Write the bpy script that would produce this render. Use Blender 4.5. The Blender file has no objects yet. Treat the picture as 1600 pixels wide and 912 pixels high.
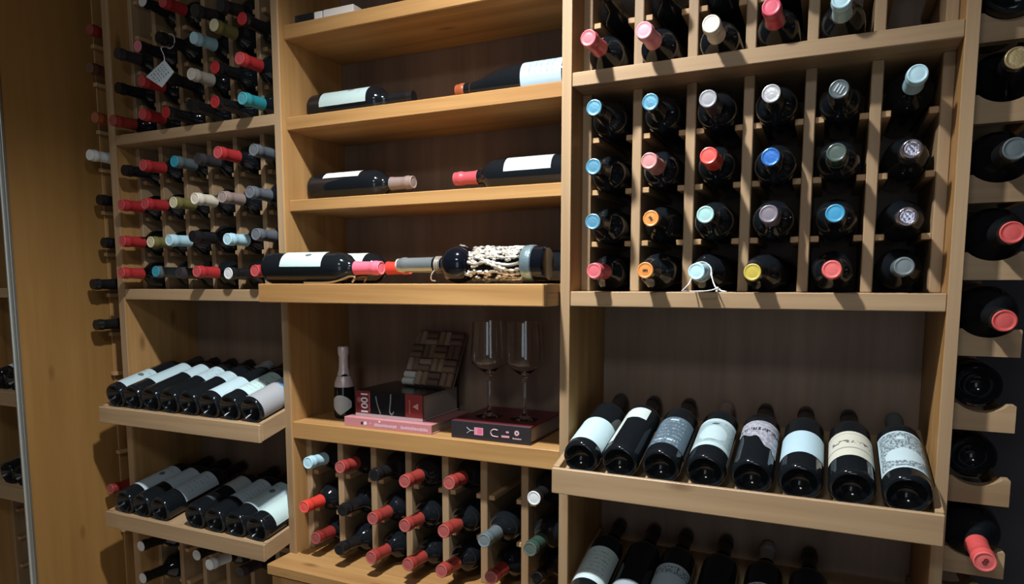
import bpy, bmesh, math, random
from mathutils import Vector, Matrix
random.seed(7)
S = bpy.context.scene
C = S.collection
# ------------------------------------------------------------------ camera
cam_d = bpy.data.cameras.new('camera')
cam = bpy.data.objects.new('camera', cam_d); C.objects.link(cam)
cam_d.sensor_width = 36.0; cam_d.lens = 36.0 * 1055.0 / 1600.0
cam_d.shift_y = (552.775 - 456.0) / 1600.0
cam_d.clip_start = 0.02
cam.location = (0.0, -1.3, 1.5)
cam.rotation_euler = (math.radians(90) - math.atan(0.105), 0, math.radians(24.793))
S.camera = cam
# ------------------------------------------------------------------ world, lamps, exposure
S.view_settings.view_transform = 'Standard'
S.view_settings.look = 'None'
S.view_settings.exposure = 0.0
S.view_settings.gamma = 1.0
S.view_settings.use_curve_mapping = False
try:
    S.cycles.use_denoising = True
    S.cycles.max_bounces = 10
except Exception:
    pass
W = bpy.data.worlds.new('world'); S.world = W; W.use_nodes = True
W.node_tree.nodes['Background'].inputs[0].default_value = (0.6, 0.7, 0.8, 1)
W.node_tree.nodes['Background'].inputs[1].default_value = 0.02
def lamp(name, kind, loc, energy, color, target=None, **kw):
    d = bpy.data.lights.new(name, kind); d.energy = energy; d.color = color
    for k, v in kw.items(): setattr(d, k, v)
    o = bpy.data.objects.new(name, d); C.objects.link(o); o.location = loc
    if target is not None:
        o.rotation_euler = (Vector(target) - Vector(loc)).to_track_quat('-Z', 'Y').to_euler()
    return o
lamp('ceiling_spot_lamp', 'SPOT', (-0.62, -0.60, 2.60), 200.0, (0.97, 0.98, 1.0), (-0.64, -0.50, 0.0),
     spot_size=math.radians(130), spot_blend=1.0, shadow_soft_size=0.034)
lamp('ceiling_fill_light', 'AREA', (-0.30, -2.1, 2.69), 14.0, (0.93, 0.97, 1.0), (-0.30, -2.0, 0.0), shape='RECTANGLE', size=0.45, size_y=0.45)  # soft fill added overhead to lift the shadows, not a known fixture
lamp('rear_fill_light', 'AREA', (0.25, -3.3, 1.35), 9.0, (0.72, 0.86, 1.0), (-0.6, -0.2, 1.35), shape='RECTANGLE', size=0.9, size_y=1.8)  # cool fill added behind the camera for streaks on the glasses; no doorway there
lamp('neighbour_fill_spot', 'SPOT', (-2.32, -0.60, 2.60), 15.0, (0.97, 0.98, 1.0), (-2.32, -0.25, 0.9),
     spot_size=math.radians(60), spot_blend=0.8, shadow_soft_size=0.020)  # fill added to brighten the dim cabinet beyond the partition, not a known lamp

# ------------------------------------------------------------------ materials
def new_mat(name):
    m = bpy.data.materials.new(name); m.use_nodes = True
    nt = m.node_tree; b = nt.nodes['Principled BSDF']
    return m, nt, b
def plain(name, col, rough=0.5, metal=0.0, spec=0.5, bump=0.0, bscale=200.0, coat=0.0):
    m, nt, b = new_mat(name)
    b.inputs['Base Color'].default_value = (*col, 1); b.inputs['Roughness'].default_value = rough
    b.inputs['Metallic'].default_value = metal; b.inputs['Specular IOR Level'].default_value = spec
    if coat: b.inputs['Coat Weight'].default_value = coat; b.inputs['Coat Roughness'].default_value = 0.05
    if bump:
        tc = nt.nodes.new('ShaderNodeTexCoord'); n = nt.nodes.new('ShaderNodeTexNoise'); bp = nt.nodes.new('ShaderNodeBump')
        n.inputs['Scale'].default_value = bscale; n.inputs['Detail'].default_value = 3
        bp.inputs['Strength'].default_value = bump; bp.inputs['Distance'].default_value = 0.002
        nt.links.new(tc.outputs['Object'], n.inputs['Vector']); nt.links.new(n.outputs['Fac'], bp.inputs['Height'])
        nt.links.new(bp.outputs['Normal'], b.inputs['Normal'])
    return m
def wood(name, axis, dark, light, rough=0.42, streak=34.0):
    m, nt, b = new_mat(name)
    N, L = nt.nodes, nt.links
    tc = N.new('ShaderNodeTexCoord'); info = N.new('ShaderNodeObjectInfo')
    add = N.new('ShaderNodeVectorMath'); add.operation = 'ADD'
    sc = N.new('ShaderNodeVectorMath'); sc.operation = 'SCALE'; sc.inputs[3].default_value = 9.0
    comb = N.new('ShaderNodeCombineXYZ')
    for k in range(3): L.new(info.outputs['Random'], comb.inputs[k])
    L.new(comb.outputs[0], sc.inputs[0]); L.new(tc.outputs['Object'], add.inputs[0]); L.new(sc.outputs[0], add.inputs[1])
    mp = N.new('ShaderNodeMapping'); s = [streak] * 3; s[axis] = 1.3; mp.inputs['Scale'].default_value = s
    L.new(add.outputs[0], mp.inputs['Vector'])
    n1 = N.new('ShaderNodeTexNoise'); n1.inputs['Scale'].default_value = 1.0; n1.inputs['Detail'].default_value = 6; n1.inputs['Roughness'].default_value = 0.62; n1.inputs['Distortion'].default_value = 0.35
    L.new(mp.outputs[0], n1.inputs['Vector'])
    mp2 = N.new('ShaderNodeMapping'); s2 = [6.0] * 3; s2[axis] = 1.0; mp2.inputs['Scale'].default_value = s2
    L.new(add.outputs[0], mp2.inputs['Vector'])
    n2 = N.new('ShaderNodeTexNoise'); n2.inputs['Scale'].default_value = 1.0; n2.inputs['Detail'].default_value = 2
    L.new(mp2.outputs[0], n2.inputs['Vector'])
    mix = N.new('ShaderNodeMath'); mix.operation = 'MULTIPLY_ADD'; mix.inputs[1].default_value = 0.45
    L.new(n2.outputs['Fac'], mix.inputs[0])
    h = N.new('ShaderNodeMath'); h.operation = 'MULTIPLY'; h.inputs[1].default_value = 0.6
    L.new(n1.outputs['Fac'], h.inputs[0]); L.new(h.outputs[0], mix.inputs[2])
    r = N.new('ShaderNodeValToRGB'); r.color_ramp.elements[0].position = 0.36; r.color_ramp.elements[1].position = 0.66
    r.color_ramp.elements[0].color = (*dark, 1); r.color_ramp.elements[1].color = (*light, 1)
    L.new(mix.outputs[0], r.inputs[0])
    # a few small knots
    vo = N.new('ShaderNodeTexVoronoi'); vo.inputs['Scale'].default_value = 1.0
    mp3 = N.new('ShaderNodeMapping'); s3 = [8.0] * 3; s3[axis] = 3.0; mp3.inputs['Scale'].default_value = s3
    L.new(add.outputs[0], mp3.inputs['Vector']); L.new(mp3.outputs[0], vo.inputs['Vector'])
    kr = N.new('ShaderNodeValToRGB'); kr.color_ramp.elements[0].position = 0.03; kr.color_ramp.elements[1].position = 0.10
    kr.color_ramp.elements[0].color = (0.45, 0.38, 0.33, 1); kr.color_ramp.elements[1].color = (1, 1, 1, 1)
    L.new(vo.outputs['Distance'], kr.inputs[0])
    mul = N.new('ShaderNodeMix'); mul.data_type = 'RGBA'; mul.blend_type = 'MULTIPLY'; mul.inputs[0].default_value = 0.8
    L.new(r.outputs[0], mul.inputs[6]); L.new(kr.outputs[0], mul.inputs[7]); L.new(mul.outputs[2], b.inputs['Base Color'])
    bp = N.new('ShaderNodeBump'); bp.inputs['Strength'].default_value = 0.12; bp.inputs['Distance'].default_value = 0.001
    L.new(n1.outputs['Fac'], bp.inputs['Height']); L.new(bp.outputs['Normal'], b.inputs['Normal'])
    b.inputs['Roughness'].default_value = rough; b.inputs['Specular IOR Level'].default_value = 0.3
    return m
WD, WL = (0.27, 0.135, 0.044), (0.46, 0.265, 0.100)
PD, PL = (0.26, 0.168, 0.088), (0.42, 0.290, 0.165)
wood_x = wood('oak_along_x', 0, WD, WL); wood_y = wood('oak_along_y', 1, WD, WL); wood_z = wood('oak_along_z', 2, WD, WL)
pale_x = wood('pale_oak_along_x', 0, PD, PL); pale_y = wood('pale_oak_along_y', 1, PD, PL); pale_z = wood('pale_oak_along_z', 2, PD, PL)
back_z = wood('walnut_back_panel', 2, (0.145, 0.095, 0.066), (0.245, 0.165, 0.118), 0.5, 20.0)
panel_z = wood('oak_partition', 2, (0.225, 0.117, 0.033), (0.30, 0.162, 0.050), 0.4, 22.0)
rail_m = wood('oak_rail', 1, (0.38, 0.23, 0.11), (0.52, 0.34, 0.17))
glass_dark = plain('dark_bottle_glass', (0.006, 0.008, 0.010), 0.08, 0, 0.42)
glass_green = plain('green_bottle_glass', (0.010, 0.020, 0.014), 0.06, 0, 0.5)
steel = plain('brushed_steel', (0.42, 0.43, 0.40), 0.38, 0.9)
CAPC = {'red': (0.36, 0.025, 0.028), 'darkred': (0.20, 0.022, 0.018), 'brick': (0.27, 0.035, 0.028), 'scarlet': (0.62, 0.045, 0.03), 'crimson': (0.46, 0.07, 0.085), 'coral': (0.62, 0.09, 0.085),
        'raspberry': (0.52, 0.045, 0.09), 'hotpink': (0.80, 0.13, 0.19), 'pink': (0.62, 0.20, 0.24), 'black': (0.010, 0.010, 0.011), 'dark': (0.035, 0.032, 0.035), 'teal': (0.02, 0.22, 0.26),
        'beige': (0.48, 0.45, 0.38), 'cream': (0.60, 0.55, 0.44), 'ltblue': (0.36, 0.58, 0.66), 'bluewhite': (0.45, 0.58, 0.68), 'olive': (0.16, 0.14, 0.045), 'gold': (0.42, 0.33, 0.16),
        'cyan': (0.05, 0.42, 0.58), 'steel': (0.13, 0.15, 0.17), 'taupe': (0.24, 0.18, 0.16), 'white': (0.66, 0.70, 0.70), 'blue': (0.12, 0.32, 0.46), 'grey': (0.30, 0.31, 0.33),
        'silver': (0.55, 0.56, 0.58), 'rose': (0.40, 0.16, 0.15), 'royal': (0.05, 0.20, 0.62), 'green': (0.03, 0.06, 0.045), 'crinkle': (0.40, 0.37, 0.43), 'orange': (0.68, 0.25, 0.06),
        'aqua': (0.34, 0.58, 0.56), 'plum': (0.14, 0.12, 0.15), 'sky': (0.05, 0.32, 0.55), 'yellow': (0.52, 0.42, 0.07), 'slate': (0.09, 0.12, 0.13), 'rust': (0.30, 0.075, 0.025), 'brown': (0.09, 0.035, 0.022), 'palegold': (0.62, 0.58, 0.38)}
_cap = {}
def cap_mat(c, end=False):
    key = c + '_end' if end else c
    if key not in _cap:
        metal, rough, bump, bs = 0.0, 0.36, 0.0, 200
        if c in ('silver', 'royal', 'steel', 'blue', 'cyan', 'gold'): metal, rough, bump, bs = 0.35, 0.3, 0.25, 260
        if c == 'crinkle': metal, rough, bump, bs = 0.9, 0.16, 1.0, 70
        if c in ('black', 'green'): rough = 0.25
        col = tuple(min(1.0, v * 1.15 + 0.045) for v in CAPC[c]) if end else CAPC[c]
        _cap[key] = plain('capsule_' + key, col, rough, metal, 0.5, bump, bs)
    return _cap[key]
black_ink = plain('black_ink', (0.02, 0.02, 0.025), 0.5)
grey_ink = plain('grey_ink', (0.16, 0.19, 0.22), 0.6)
white_ink = plain('white_ink', (0.75, 0.70, 0.70), 0.6)
pink_ink = plain('pink_ink', (0.70, 0.22, 0.30), 0.6)
string_m = plain('white_string', (0.70, 0.68, 0.66), 0.8)
_lab = {}
def label_mat(kind, base=(0.52, 0.64, 0.66), ink=(0.07, 0.09, 0.11)):
    """flat print on a paper label, from its own UVs: u runs round the bottle, v along it"""
    key = (kind, base, ink)
    if key in _lab: return _lab[key]
    m, nt, b = new_mat('paper_label_' + kind)
    N, L = nt.nodes, nt.links
    b.inputs['Roughness'].default_value = 0.55; b.inputs['Specular IOR Level'].default_value = 0.25
    uv = N.new('ShaderNodeUVMap'); sep = N.new('ShaderNodeSeparateXYZ'); L.new(uv.outputs[0], sep.inputs[0])
    U, V = sep.outputs[0], sep.outputs[1]
    def mth(op, a, bb=None, c=None):
        n = N.new('ShaderNodeMath'); n.operation = op
        for k, x in enumerate((a, bb, c)):
            if x is None: continue
            if isinstance(x, (int, float)): n.inputs[k].default_value = x
            else: L.new(x, n.inputs[k])
        return n.outputs[0]
    def band(x, lo, hi): return mth('MULTIPLY', mth('GREATER_THAN', x, lo), mth('LESS_THAN', x, hi))
    def noise(sx, sy, det=3):
        mp = N.new('ShaderNodeMapping'); mp.inputs['Scale'].default_value = (sx, sy, 1); L.new(uv.outputs[0], mp.inputs[0])
        n = N.new('ShaderNodeTexNoise'); n.inputs['Scale'].default_value = 1; n.inputs['Detail'].default_value = det; L.new(mp.outputs[0], n.inputs[0]); return n.outputs['Fac']
    def ellipse(cu, cv, ru, rv):
        a = mth('POWER', mth('DIVIDE', mth('SUBTRACT', U, cu), ru), 2.0); c = mth('POWER', mth('DIVIDE', mth('SUBTRACT', V, cv), rv), 2.0)
        return mth('ADD', a, c)
    fac = mth('MULTIPLY', noise(5, 4), 0.10)
    if kind == 'script':      # lines of small print
        t = mth('MULTIPLY', mth('GREATER_THAN', noise(46, 14, 1), 0.52), band(mth('FRACT', mth('MULTIPLY', V, 9.0)), 0.25, 0.65))
        t = mth('MULTIPLY', t, band(U, 0.2, 0.8)); t = mth('MULTIPLY', t, band(V, 0.15, 0.85)); fac = mth('MAXIMUM', fac, mth('MULTIPLY', t, 0.45))
    elif kind == 'columns':
        t = mth('MULTIPLY', mth('GREATER_THAN', noise(10, 46, 1), 0.50), band(mth('FRACT', mth('MULTIPLY', V, 7.0)), 0.2, 0.62))
        t = mth('MULTIPLY', t, mth('MULTIPLY', band(U, 0.25, 0.75), band(V, 0.08, 0.8))); fac = mth('MAXIMUM', fac, mth('MULTIPLY', t, 0.5))
    elif kind == 'blot':      # one dark emblem high on the label
        e = mth('LESS_THAN', mth('ADD', ellipse(0.5, 0.62, 0.10, 0.085), mth('MULTIPLY', noise(22, 22), 0.9)), 1.15)
        fac = mth('MAXIMUM', fac, mth('MULTIPLY', e, 0.9))
        t = mth('MULTIPLY', mth('GREATER_THAN', noise(40, 8, 1), 0.5), mth('MULTIPLY', band(V, 0.80, 0.84), band(U, 0.25, 0.75))); fac = mth('MAXIMUM', fac, mth('MULTIPLY', t, 0.5))
    elif kind == 'oval':      # pale oval in an engraved field
        e = ellipse(0.5, 0.46, 0.30, 0.27)
        ring = mth('MULTIPLY', mth('GREATER_THAN', e, 1.0), band(V, 0.12, 0.90))
        t = mth('MULTIPLY', ring, mth('MULTIPLY_ADD', noise(16, 16), 0.7, 0.02)); fac = mth('MAXIMUM', fac, t)
        k = mth('LESS_THAN', mth('ADD', ellipse(0.5, 0.80, 0.09, 0.035), mth('MULTIPLY', noise(40, 40), 0.6)), 1.1); fac = mth('MAXIMUM', fac, k)
        k = mth('LESS_THAN', mth('ADD', ellipse(0.5, 0.20, 0.16, 0.03), mth('MULTIPLY', noise(40, 40), 0.8)), 1.2); fac = mth('MAXIMUM', fac, mth('MULTIPLY', k, 0.6))
    elif kind == 'etched':    # landscape engraving round a pale cartouche
        ed = mth('ADD', ellipse(0.5, 0.35, 0.36, 0.17), mth('MULTIPLY', noise(9, 9), 0.7))
        out = mth('MULTIPLY', mth('GREATER_THAN', ed, 1.35), mth('MULTIPLY', band(U, 0.05, 0.95), band(V, 0.05, 0.96)))
        t = mth('MULTIPLY', out, mth('MULTIPLY_ADD', mth('GREATER_THAN', noise(24, 24, 4), 0.50), 0.55, 0.25)); fac = mth('MAXIMUM', fac, t)
        s_ = mth('LESS_THAN', ellipse(0.47, 0.80, 0.07, 0.05), 1.0); fac = mth('MULTIPLY', fac, mth('SUBTRACT', 1.0, s_))
    elif kind == 'bands':     # a row of marks over two fine lines
        t = mth('MULTIPLY', mth('GREATER_THAN', noise(13, 9, 2), 0.53), mth('MULTIPLY', band(V, 0.50, 0.62), band(U, 0.14, 0.86))); fac = mth('MAXIMUM', fac, mth('MULTIPLY', t, 0.9))
        fac = mth('MAXIMUM', fac, mth('MULTIPLY', band(V, 0.29, 0.325), 0.75)); fac = mth('MAXIMUM', fac, mth('MULTIPLY', band(V, 0.88, 0.90), 0.45))
    elif kind == 'night':     # dark label, pale lines of print
        t = mth('MULTIPLY', mth('GREATER_THAN', noise(30, 12, 2), 0.52), mth('MULTIPLY', band(mth('FRACT', mth('MULTIPLY', V, 8.0)), 0.2, 0.7), band(U, 0.2, 0.8)))
        fac = mth('MAXIMUM', fac, mth('MULTIPLY', t, 0.35)); k = mth('MULTIPLY', band(V, 0.86, 0.91), band(U, 0.42, 0.6)); fac = mth('MAXIMUM', fac, k)
        k = mth('MULTIPLY', mth('MULTIPLY', band(V, 0.12, 0.17), band(U, 0.28, 0.75)), mth('GREATER_THAN', noise(30, 3), 0.45)); fac = mth('MAXIMUM', fac, k)
    elif kind == 'frieze':    # ornament band across the top
        t = mth('MULTIPLY', mth('GREATER_THAN', noise(22, 22, 3), 0.52), band(V, 0.68, 0.93)); fac = mth('MAXIMUM', fac, mth('MULTIPLY', t, 0.85))
    elif kind == 'patch':     # washed picture with one blue patch
        k = mth('LESS_THAN', mth('ADD', ellipse(0.58, 0.68, 0.13, 0.13), mth('MULTIPLY', noise(6, 6), 0.5)), 1.1); fac = mth('MAXIMUM', mth('MULTIPLY', noise(3, 3), 0.25), k)
    elif kind == 'torn':
        fac = mth('MULTIPLY', mth('GREATER_THAN', noise(12, 10, 4), 0.5), 0.35)
        t = mth('MULTIPLY', mth('GREATER_THAN', noise(24, 6, 2), 0.5), band(V, 0.60, 0.72)); fac = mth('MAXIMUM', fac, mth('MULTIPLY', t, 0.95))
        fac = mth('MULTIPLY', fac, mth('SUBTRACT', 1.0, band(V, 0.73, 0.78)))
    mx = N.new('ShaderNodeMix'); mx.data_type = 'RGBA'; mx.inputs[6].default_value = (*base, 1); mx.inputs[7].default_value = (*ink, 1)
    L.new(fac, mx.inputs[0]); L.new(mx.outputs[2], b.inputs['Base Color'])
    _lab[key] = m
    return m

# ------------------------------------------------------------------ object helpers
def link_mesh(name, me, parent=None, root=None):
    o = bpy.data.objects.new(name, me); C.objects.link(o)
    if parent is not None: o.parent = parent
    return o
def finish(bm, name, mat, smooth=False):
    bmesh.ops.recalc_face_normals(bm, faces=bm.faces)
    me = bpy.data.meshes.new(name); bm.to_mesh(me); bm.free()
    if mat is not None:
        for m in (mat if isinstance(mat, (list, tuple)) else [mat]): me.materials.append(m)
    if smooth:
        for p in me.polygons: p.use_smooth = True
        try: me.set_sharp_from_angle(angle=math.radians(38))
        except Exception: pass
    return me
def tag(o, label, cat, group=None):
    o['label'] = label; o['category'] = cat
    if group: o['group'] = group
def thing(name, label, cat, loc, group=None, mat=None):
    o = bpy.data.objects.new(name, None); C.objects.link(o); o.empty_display_size = 0.05
    if mat is not None: o.matrix_world = mat
    else: o.location = loc
    tag(o, label, cat, group); return o
def add_box(bm, x0, x1, y0, y1, z0, z1, bev=0.0015):
    vs = [bm.verts.new(p) for p in ((x0, y0, z0), (x1, y0, z0), (x1, y1, z0), (x0, y1, z0), (x0, y0, z1), (x1, y0, z1), (x1, y1, z1), (x0, y1, z1))]
    fs = [bm.faces.new([vs[i] for i in q]) for q in ((3, 2, 1, 0), (4, 5, 6, 7), (0, 1, 5, 4), (1, 2, 6, 5), (2, 3, 7, 6), (3, 0, 4, 7))]
    if bev:
        es = list({e for f in fs for e in f.edges})
        bmesh.ops.bevel(bm, geom=es, offset=bev, segments=1, affect='EDGES')
def box(name, dims, mat, parent, bev=0.0015, rot=None):
    """a board given in world metres, parented to a thing whose origin it is measured from"""
    bm = bmesh.new(); add_box(bm, *dims, bev)
    if rot is not None: bmesh.ops.transform(bm, matrix=rot, verts=bm.verts)
    off = root_of(parent)
    bmesh.ops.translate(bm, vec=-off, verts=bm.verts)
    return link_mesh(name, finish(bm, name, mat), parent)
def root_of(o):
    p = Vector((0, 0, 0))
    while o is not None:
        p += o.location; o = o.parent
    return p
def struct(name, dims, mat):
    bm = bmesh.new(); add_box(bm, *dims, 0)
    o = link_mesh(name, finish(bm, name, mat)); o['kind'] = 'structure'; return o
def lathe_bm(prof, n=24, bm=None, mat=None):
    bm = bm or bmesh.new(); rings = []
    for r, z in prof:
        if r < 1e-6: rings.append([bm.verts.new((0, 0, z))])
        else: rings.append([bm.verts.new((r * math.cos(2 * math.pi * k / n), r * math.sin(2 * math.pi * k / n), z)) for k in range(n)])
    for a, b in zip(rings, rings[1:]):
        for k in range(n):
            j = (k + 1) % n
            if len(a) == 1 and len(b) == 1: continue
            if len(a) == 1: bm.faces.new((a[0], b[j], b[k]))
            elif len(b) == 1: bm.faces.new((a[k], a[j], b[0]))
            else: bm.faces.new((a[k], a[j], b[j], b[k]))
    return bm
def tube_bm(pts, r, n=8, bm=None, closed=False):
    bm = bm or bmesh.new(); pts = [Vector(p) for p in pts]; rings = []
    for i, p in enumerate(pts):
        a = pts[max(i - 1, 0)]; c = pts[min(i + 1, len(pts) - 1)]; t = (c - a).normalized()
        up = Vector((0, 0, 1)) if abs(t.z) < 0.9 else Vector((1, 0, 0))
        x = t.cross(up).normalized(); y = x.cross(t)
        rr = r[i] if isinstance(r, (list, tuple)) else r
        rings.append([bm.verts.new(p + x * rr * math.cos(2 * math.pi * k / n) + y * rr * math.sin(2 * math.pi * k / n)) for k in range(n)])
    for a, b in zip(rings, rings[1:]):
        for k in range(n): bm.faces.new((a[k], a[(k + 1) % n], b[(k + 1) % n], b[k]))
    bm.faces.new(rings[0][::-1]); bm.faces.new(rings[-1])
    return bm
def smooth_path(pts, n=6):
    out = []; P = [Vector(p) for p in pts]
    for i in range(len(P) - 1):
        p0, p1, p2, p3 = P[max(i - 1, 0)], P[i], P[i + 1], P[min(i + 2, len(P) - 1)]
        for k in range(n):
            t = k / n
            out.append(0.5 * ((2 * p1) + (p2 - p0) * t + (2 * p0 - 5 * p1 + 4 * p2 - p3) * t * t + (3 * p1 - p0 - 3 * p2 + p3) * t ** 3))
    out.append(P[-1]); return out
def text_mesh(name, body, size, mat, depth=0.0003):
    cu = bpy.data.curves.new(name, 'FONT'); cu.body = body; cu.size = size; cu.extrude = depth; cu.offset = size * 0.02; cu.align_x = 'CENTER'; cu.align_y = 'CENTER'
    o = bpy.data.objects.new(name, cu); C.objects.link(o)
    dg = bpy.context.evaluated_depsgraph_get(); me = bpy.data.meshes.new_from_object(o.evaluated_get(dg))
    bpy.data.objects.remove(o); me.name = name; me.materials.clear(); me.materials.append(mat); return me

# ------------------------------------------------------------------ bottles
BORD = dict(L=0.300, R=0.0365, body=[(0.0, 0.024), (0.011, 0.022), (0.021, 0.013), (0.0275, 0.003), (0.0300, 0.0), (0.0328, 0.0010), (0.0350, 0.0040), (0.0362, 0.0080), (0.0365, 0.013), (0.0365, 0.188), (0.0355, 0.199), (0.031, 0.210), (0.023, 0.219), (0.0165, 0.228), (0.0142, 0.240), (0.0138, 0.290), (0.0, 0.291)], cap0=0.242)
BURG = dict(L=0.300, R=0.0385, body=[(0.0, 0.024), (0.012, 0.022), (0.022, 0.013), (0.029, 0.003), (0.033, 0.0), (0.0365, 0.002), (0.0385, 0.008), (0.0385, 0.150), (0.0370, 0.172), (0.0320, 0.196), (0.0240, 0.222), (0.0175, 0.245), (0.0150, 0.262), (0.0145, 0.290), (0.0, 0.291)], cap0=0.252)
MAGN = dict(L=0.340, R=0.0465, body=[(0.0, 0.03), (0.014, 0.027), (0.026, 0.016), (0.035, 0.004), (0.039, 0.0), (0.0435, 0.002), (0.0465, 0.009), (0.0465, 0.205), (0.0445, 0.220), (0.038, 0.235), (0.027, 0.248), (0.0185, 0.260), (0.0158, 0.275), (0.0150, 0.330), (0.0, 0.331)], cap0=0.276)
for k_, t_ in (('bord', BORD), ('burg', BURG), ('magn', MAGN)): t_['key'] = k_
_mesh = {}
def body_mesh(T, mat, n):
    k = (T['key'], mat.name, n)
    if k not in _mesh: _mesh[k] = finish(lathe_bm(T['body'], n), 'glass_body', mat, True)
    return _mesh[k]
def cap_meshes(T, sleeve, top):
    k = (T['key'], sleeve, top)
    if k not in _mesh:
        L, z0 = T['L'], T['cap0']; rn = 0.0156 if T['key'] == 'magn' else 0.0142
        sl = lathe_bm([(rn + 0.0022, z0 - 0.004), (rn + 0.0012, z0 + 0.004), (rn + 0.0004, L - 0.030), (rn + 0.0004, L - 0.022), (rn + 0.0020, L - 0.019), (rn + 0.0022, L - 0.011), (rn + 0.0008, L - 0.008), (rn + 0.0010, L - 0.001)], 24)
        tp = lathe_bm([(rn + 0.0010, L - 0.001), (rn + 0.0006, L + 0.0004), (rn - 0.0008, L + 0.0010), (rn - 0.0022, L + 0.0004), (rn - 0.0036, L - 0.0002), (rn - 0.0056, L + 0.0002), (0.0035, L + 0.0003), (0.0, L + 0.0003)], 24)
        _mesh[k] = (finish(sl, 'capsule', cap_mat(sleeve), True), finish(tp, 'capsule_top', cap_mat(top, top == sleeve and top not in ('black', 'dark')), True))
    return _mesh[k]
def axis_matrix(base, tip, roll=0.0):
    """local +Z runs from the base of the bottle to its neck, local +X is the side turned up"""
    d = (Vector(tip) - Vector(base)).normalized(); up = Vector((0, 0, 1))
    if abs(d.z) > 0.95: up = Vector((0, -1, 0))
    x = (up - d * up.dot(d)).normalized(); y = d.cross(x)
    m = Matrix((x, y, d)).transposed().to_4x4() @ Matrix.Rotation(roll, 4, 'Z')
    m.translation = Vector(base); return m
def label_mesh(R, z0, z1, span, mat, centre=0.0, bot=None, top=None, nu=16, nv=6):
    """a paper wrapped on the bottle; bot(u), top(u) give torn or cut edges"""
    bm = bmesh.new(); uvl = bm.loops.layers.uv.new('UVMap'); g = []
    for i in range(nu + 1):
        u = i / nu; a = centre + (u - 0.5) * span; col = []
        lo = z0 + (bot(u) if bot else 0); hi = z1 + (top(u) if top else 0)
        for j in range(nv + 1):
            v = j / nv; z = lo + (hi - lo) * v
            col.append((bm.verts.new(((R + 0.0006) * math.cos(a), (R + 0.0006) * math.sin(a), z)), u, (z - z0) / (z1 - z0)))
        g.append(col)
    for i in range(nu):
        for j in range(nv):
            q = (g[i][j], g[i + 1][j], g[i + 1][j + 1], g[i][j + 1]); f = bm.faces.new([x[0] for x in q])
            for lp, x in zip(f.loops, q): lp[uvl].uv = (x[1], x[2])
    return finish(bm, 'paper_label', mat, True)
def bottle(base, tip, sleeve, top, label, group, T=BORD, glass=None, n=24, roll=0.0, paper=None, name='wine_bottle'):
    r = thing(name, label, 'wine bottle', None, group, axis_matrix(base, tip, roll))
    link_mesh('glass_body', body_mesh(T, glass or glass_dark, n), r)
    a, b = cap_meshes(T, sleeve, top)
    link_mesh('capsule', a, r); t = link_mesh('capsule_top', b, r)
    for p in (paper or []): link_mesh('paper_label', label_mesh(T['R'], *p[0], **(p[1] if len(p) > 1 else {})), r)
    return r, t
SL = {'red_end': ('black', 'red'), 'cyan': ('slate', 'cyan'), 'white_end': ('black', 'white'), 'bw': ('black', 'white'), 'gold': ('olive', 'palegold'), 'olive': ('olive', 'palegold'), 'steel': ('steel', 'steel'),
      'blue': ('black', 'blue'), 'pink_end': ('black', 'pink'), 'grey': ('dark', 'grey'), 'silver': ('black', 'silver'), 'striped': ('black', 'slate'), 'orange': ('black', 'orange'), 'royal': ('black', 'royal'), 'sky': ('black', 'sky'), 'gold_end': ('black', 'gold'), 'slate_end': ('black', 'slate'), 'coral_end': ('black', 'coral'), 'aqua': ('black', 'aqua'), 'yellow': ('black', 'yellow'), 'plum': ('plum', 'plum')}
PH = {'brick': 'brick red foil', 'pink_end': 'pink cap end, black foil', 'gold_end': 'gold cap end', 'slate_end': 'slate grey cap end', 'coral_end': 'coral red cap end', 'red': 'red foil', 'darkred': 'dark red foil', 'scarlet': 'bright scarlet foil', 'crimson': 'rose red foil', 'coral': 'coral red foil', 'raspberry': 'raspberry red foil', 'pink': 'pink foil', 'black': 'black foil', 'dark': 'dark grey foil', 'teal': 'teal foil',
      'beige': 'beige foil', 'cream': 'cream foil', 'ltblue': 'pale blue foil', 'bluewhite': 'blue-white foil', 'olive': 'olive foil', 'gold': 'pale gold foil', 'cyan': 'cyan cap end', 'steel': 'dark steel foil', 'taupe': 'taupe foil', 'white': 'white foil', 'blue': 'steel blue cap end',
      'grey': 'grey cap end', 'silver': 'silver cap end', 'rose': 'dusty rose foil', 'royal': 'royal blue cap end', 'green': 'glossy dark green cap', 'crinkle': 'crinkled silver-black foil', 'orange': 'orange cap end', 'aqua': 'pale aqua cap end', 'plum': 'grey-purple foil', 'sky': 'sky blue cap end',
      'yellow': 'yellow cap end', 'slate': 'dark slate foil', 'red_end': 'red cap end, black foil', 'white_end': 'white cap end, black foil', 'bw': 'white cap end, black foil', 'striped': 'striped dark cap end', 'rust': 'rust red foil', 'brown': 'dark brown foil'}
ORD = ['first', 'second', 'third', 'fourth', 'fifth', 'sixth', 'seventh', 'eighth', 'ninth']
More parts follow.
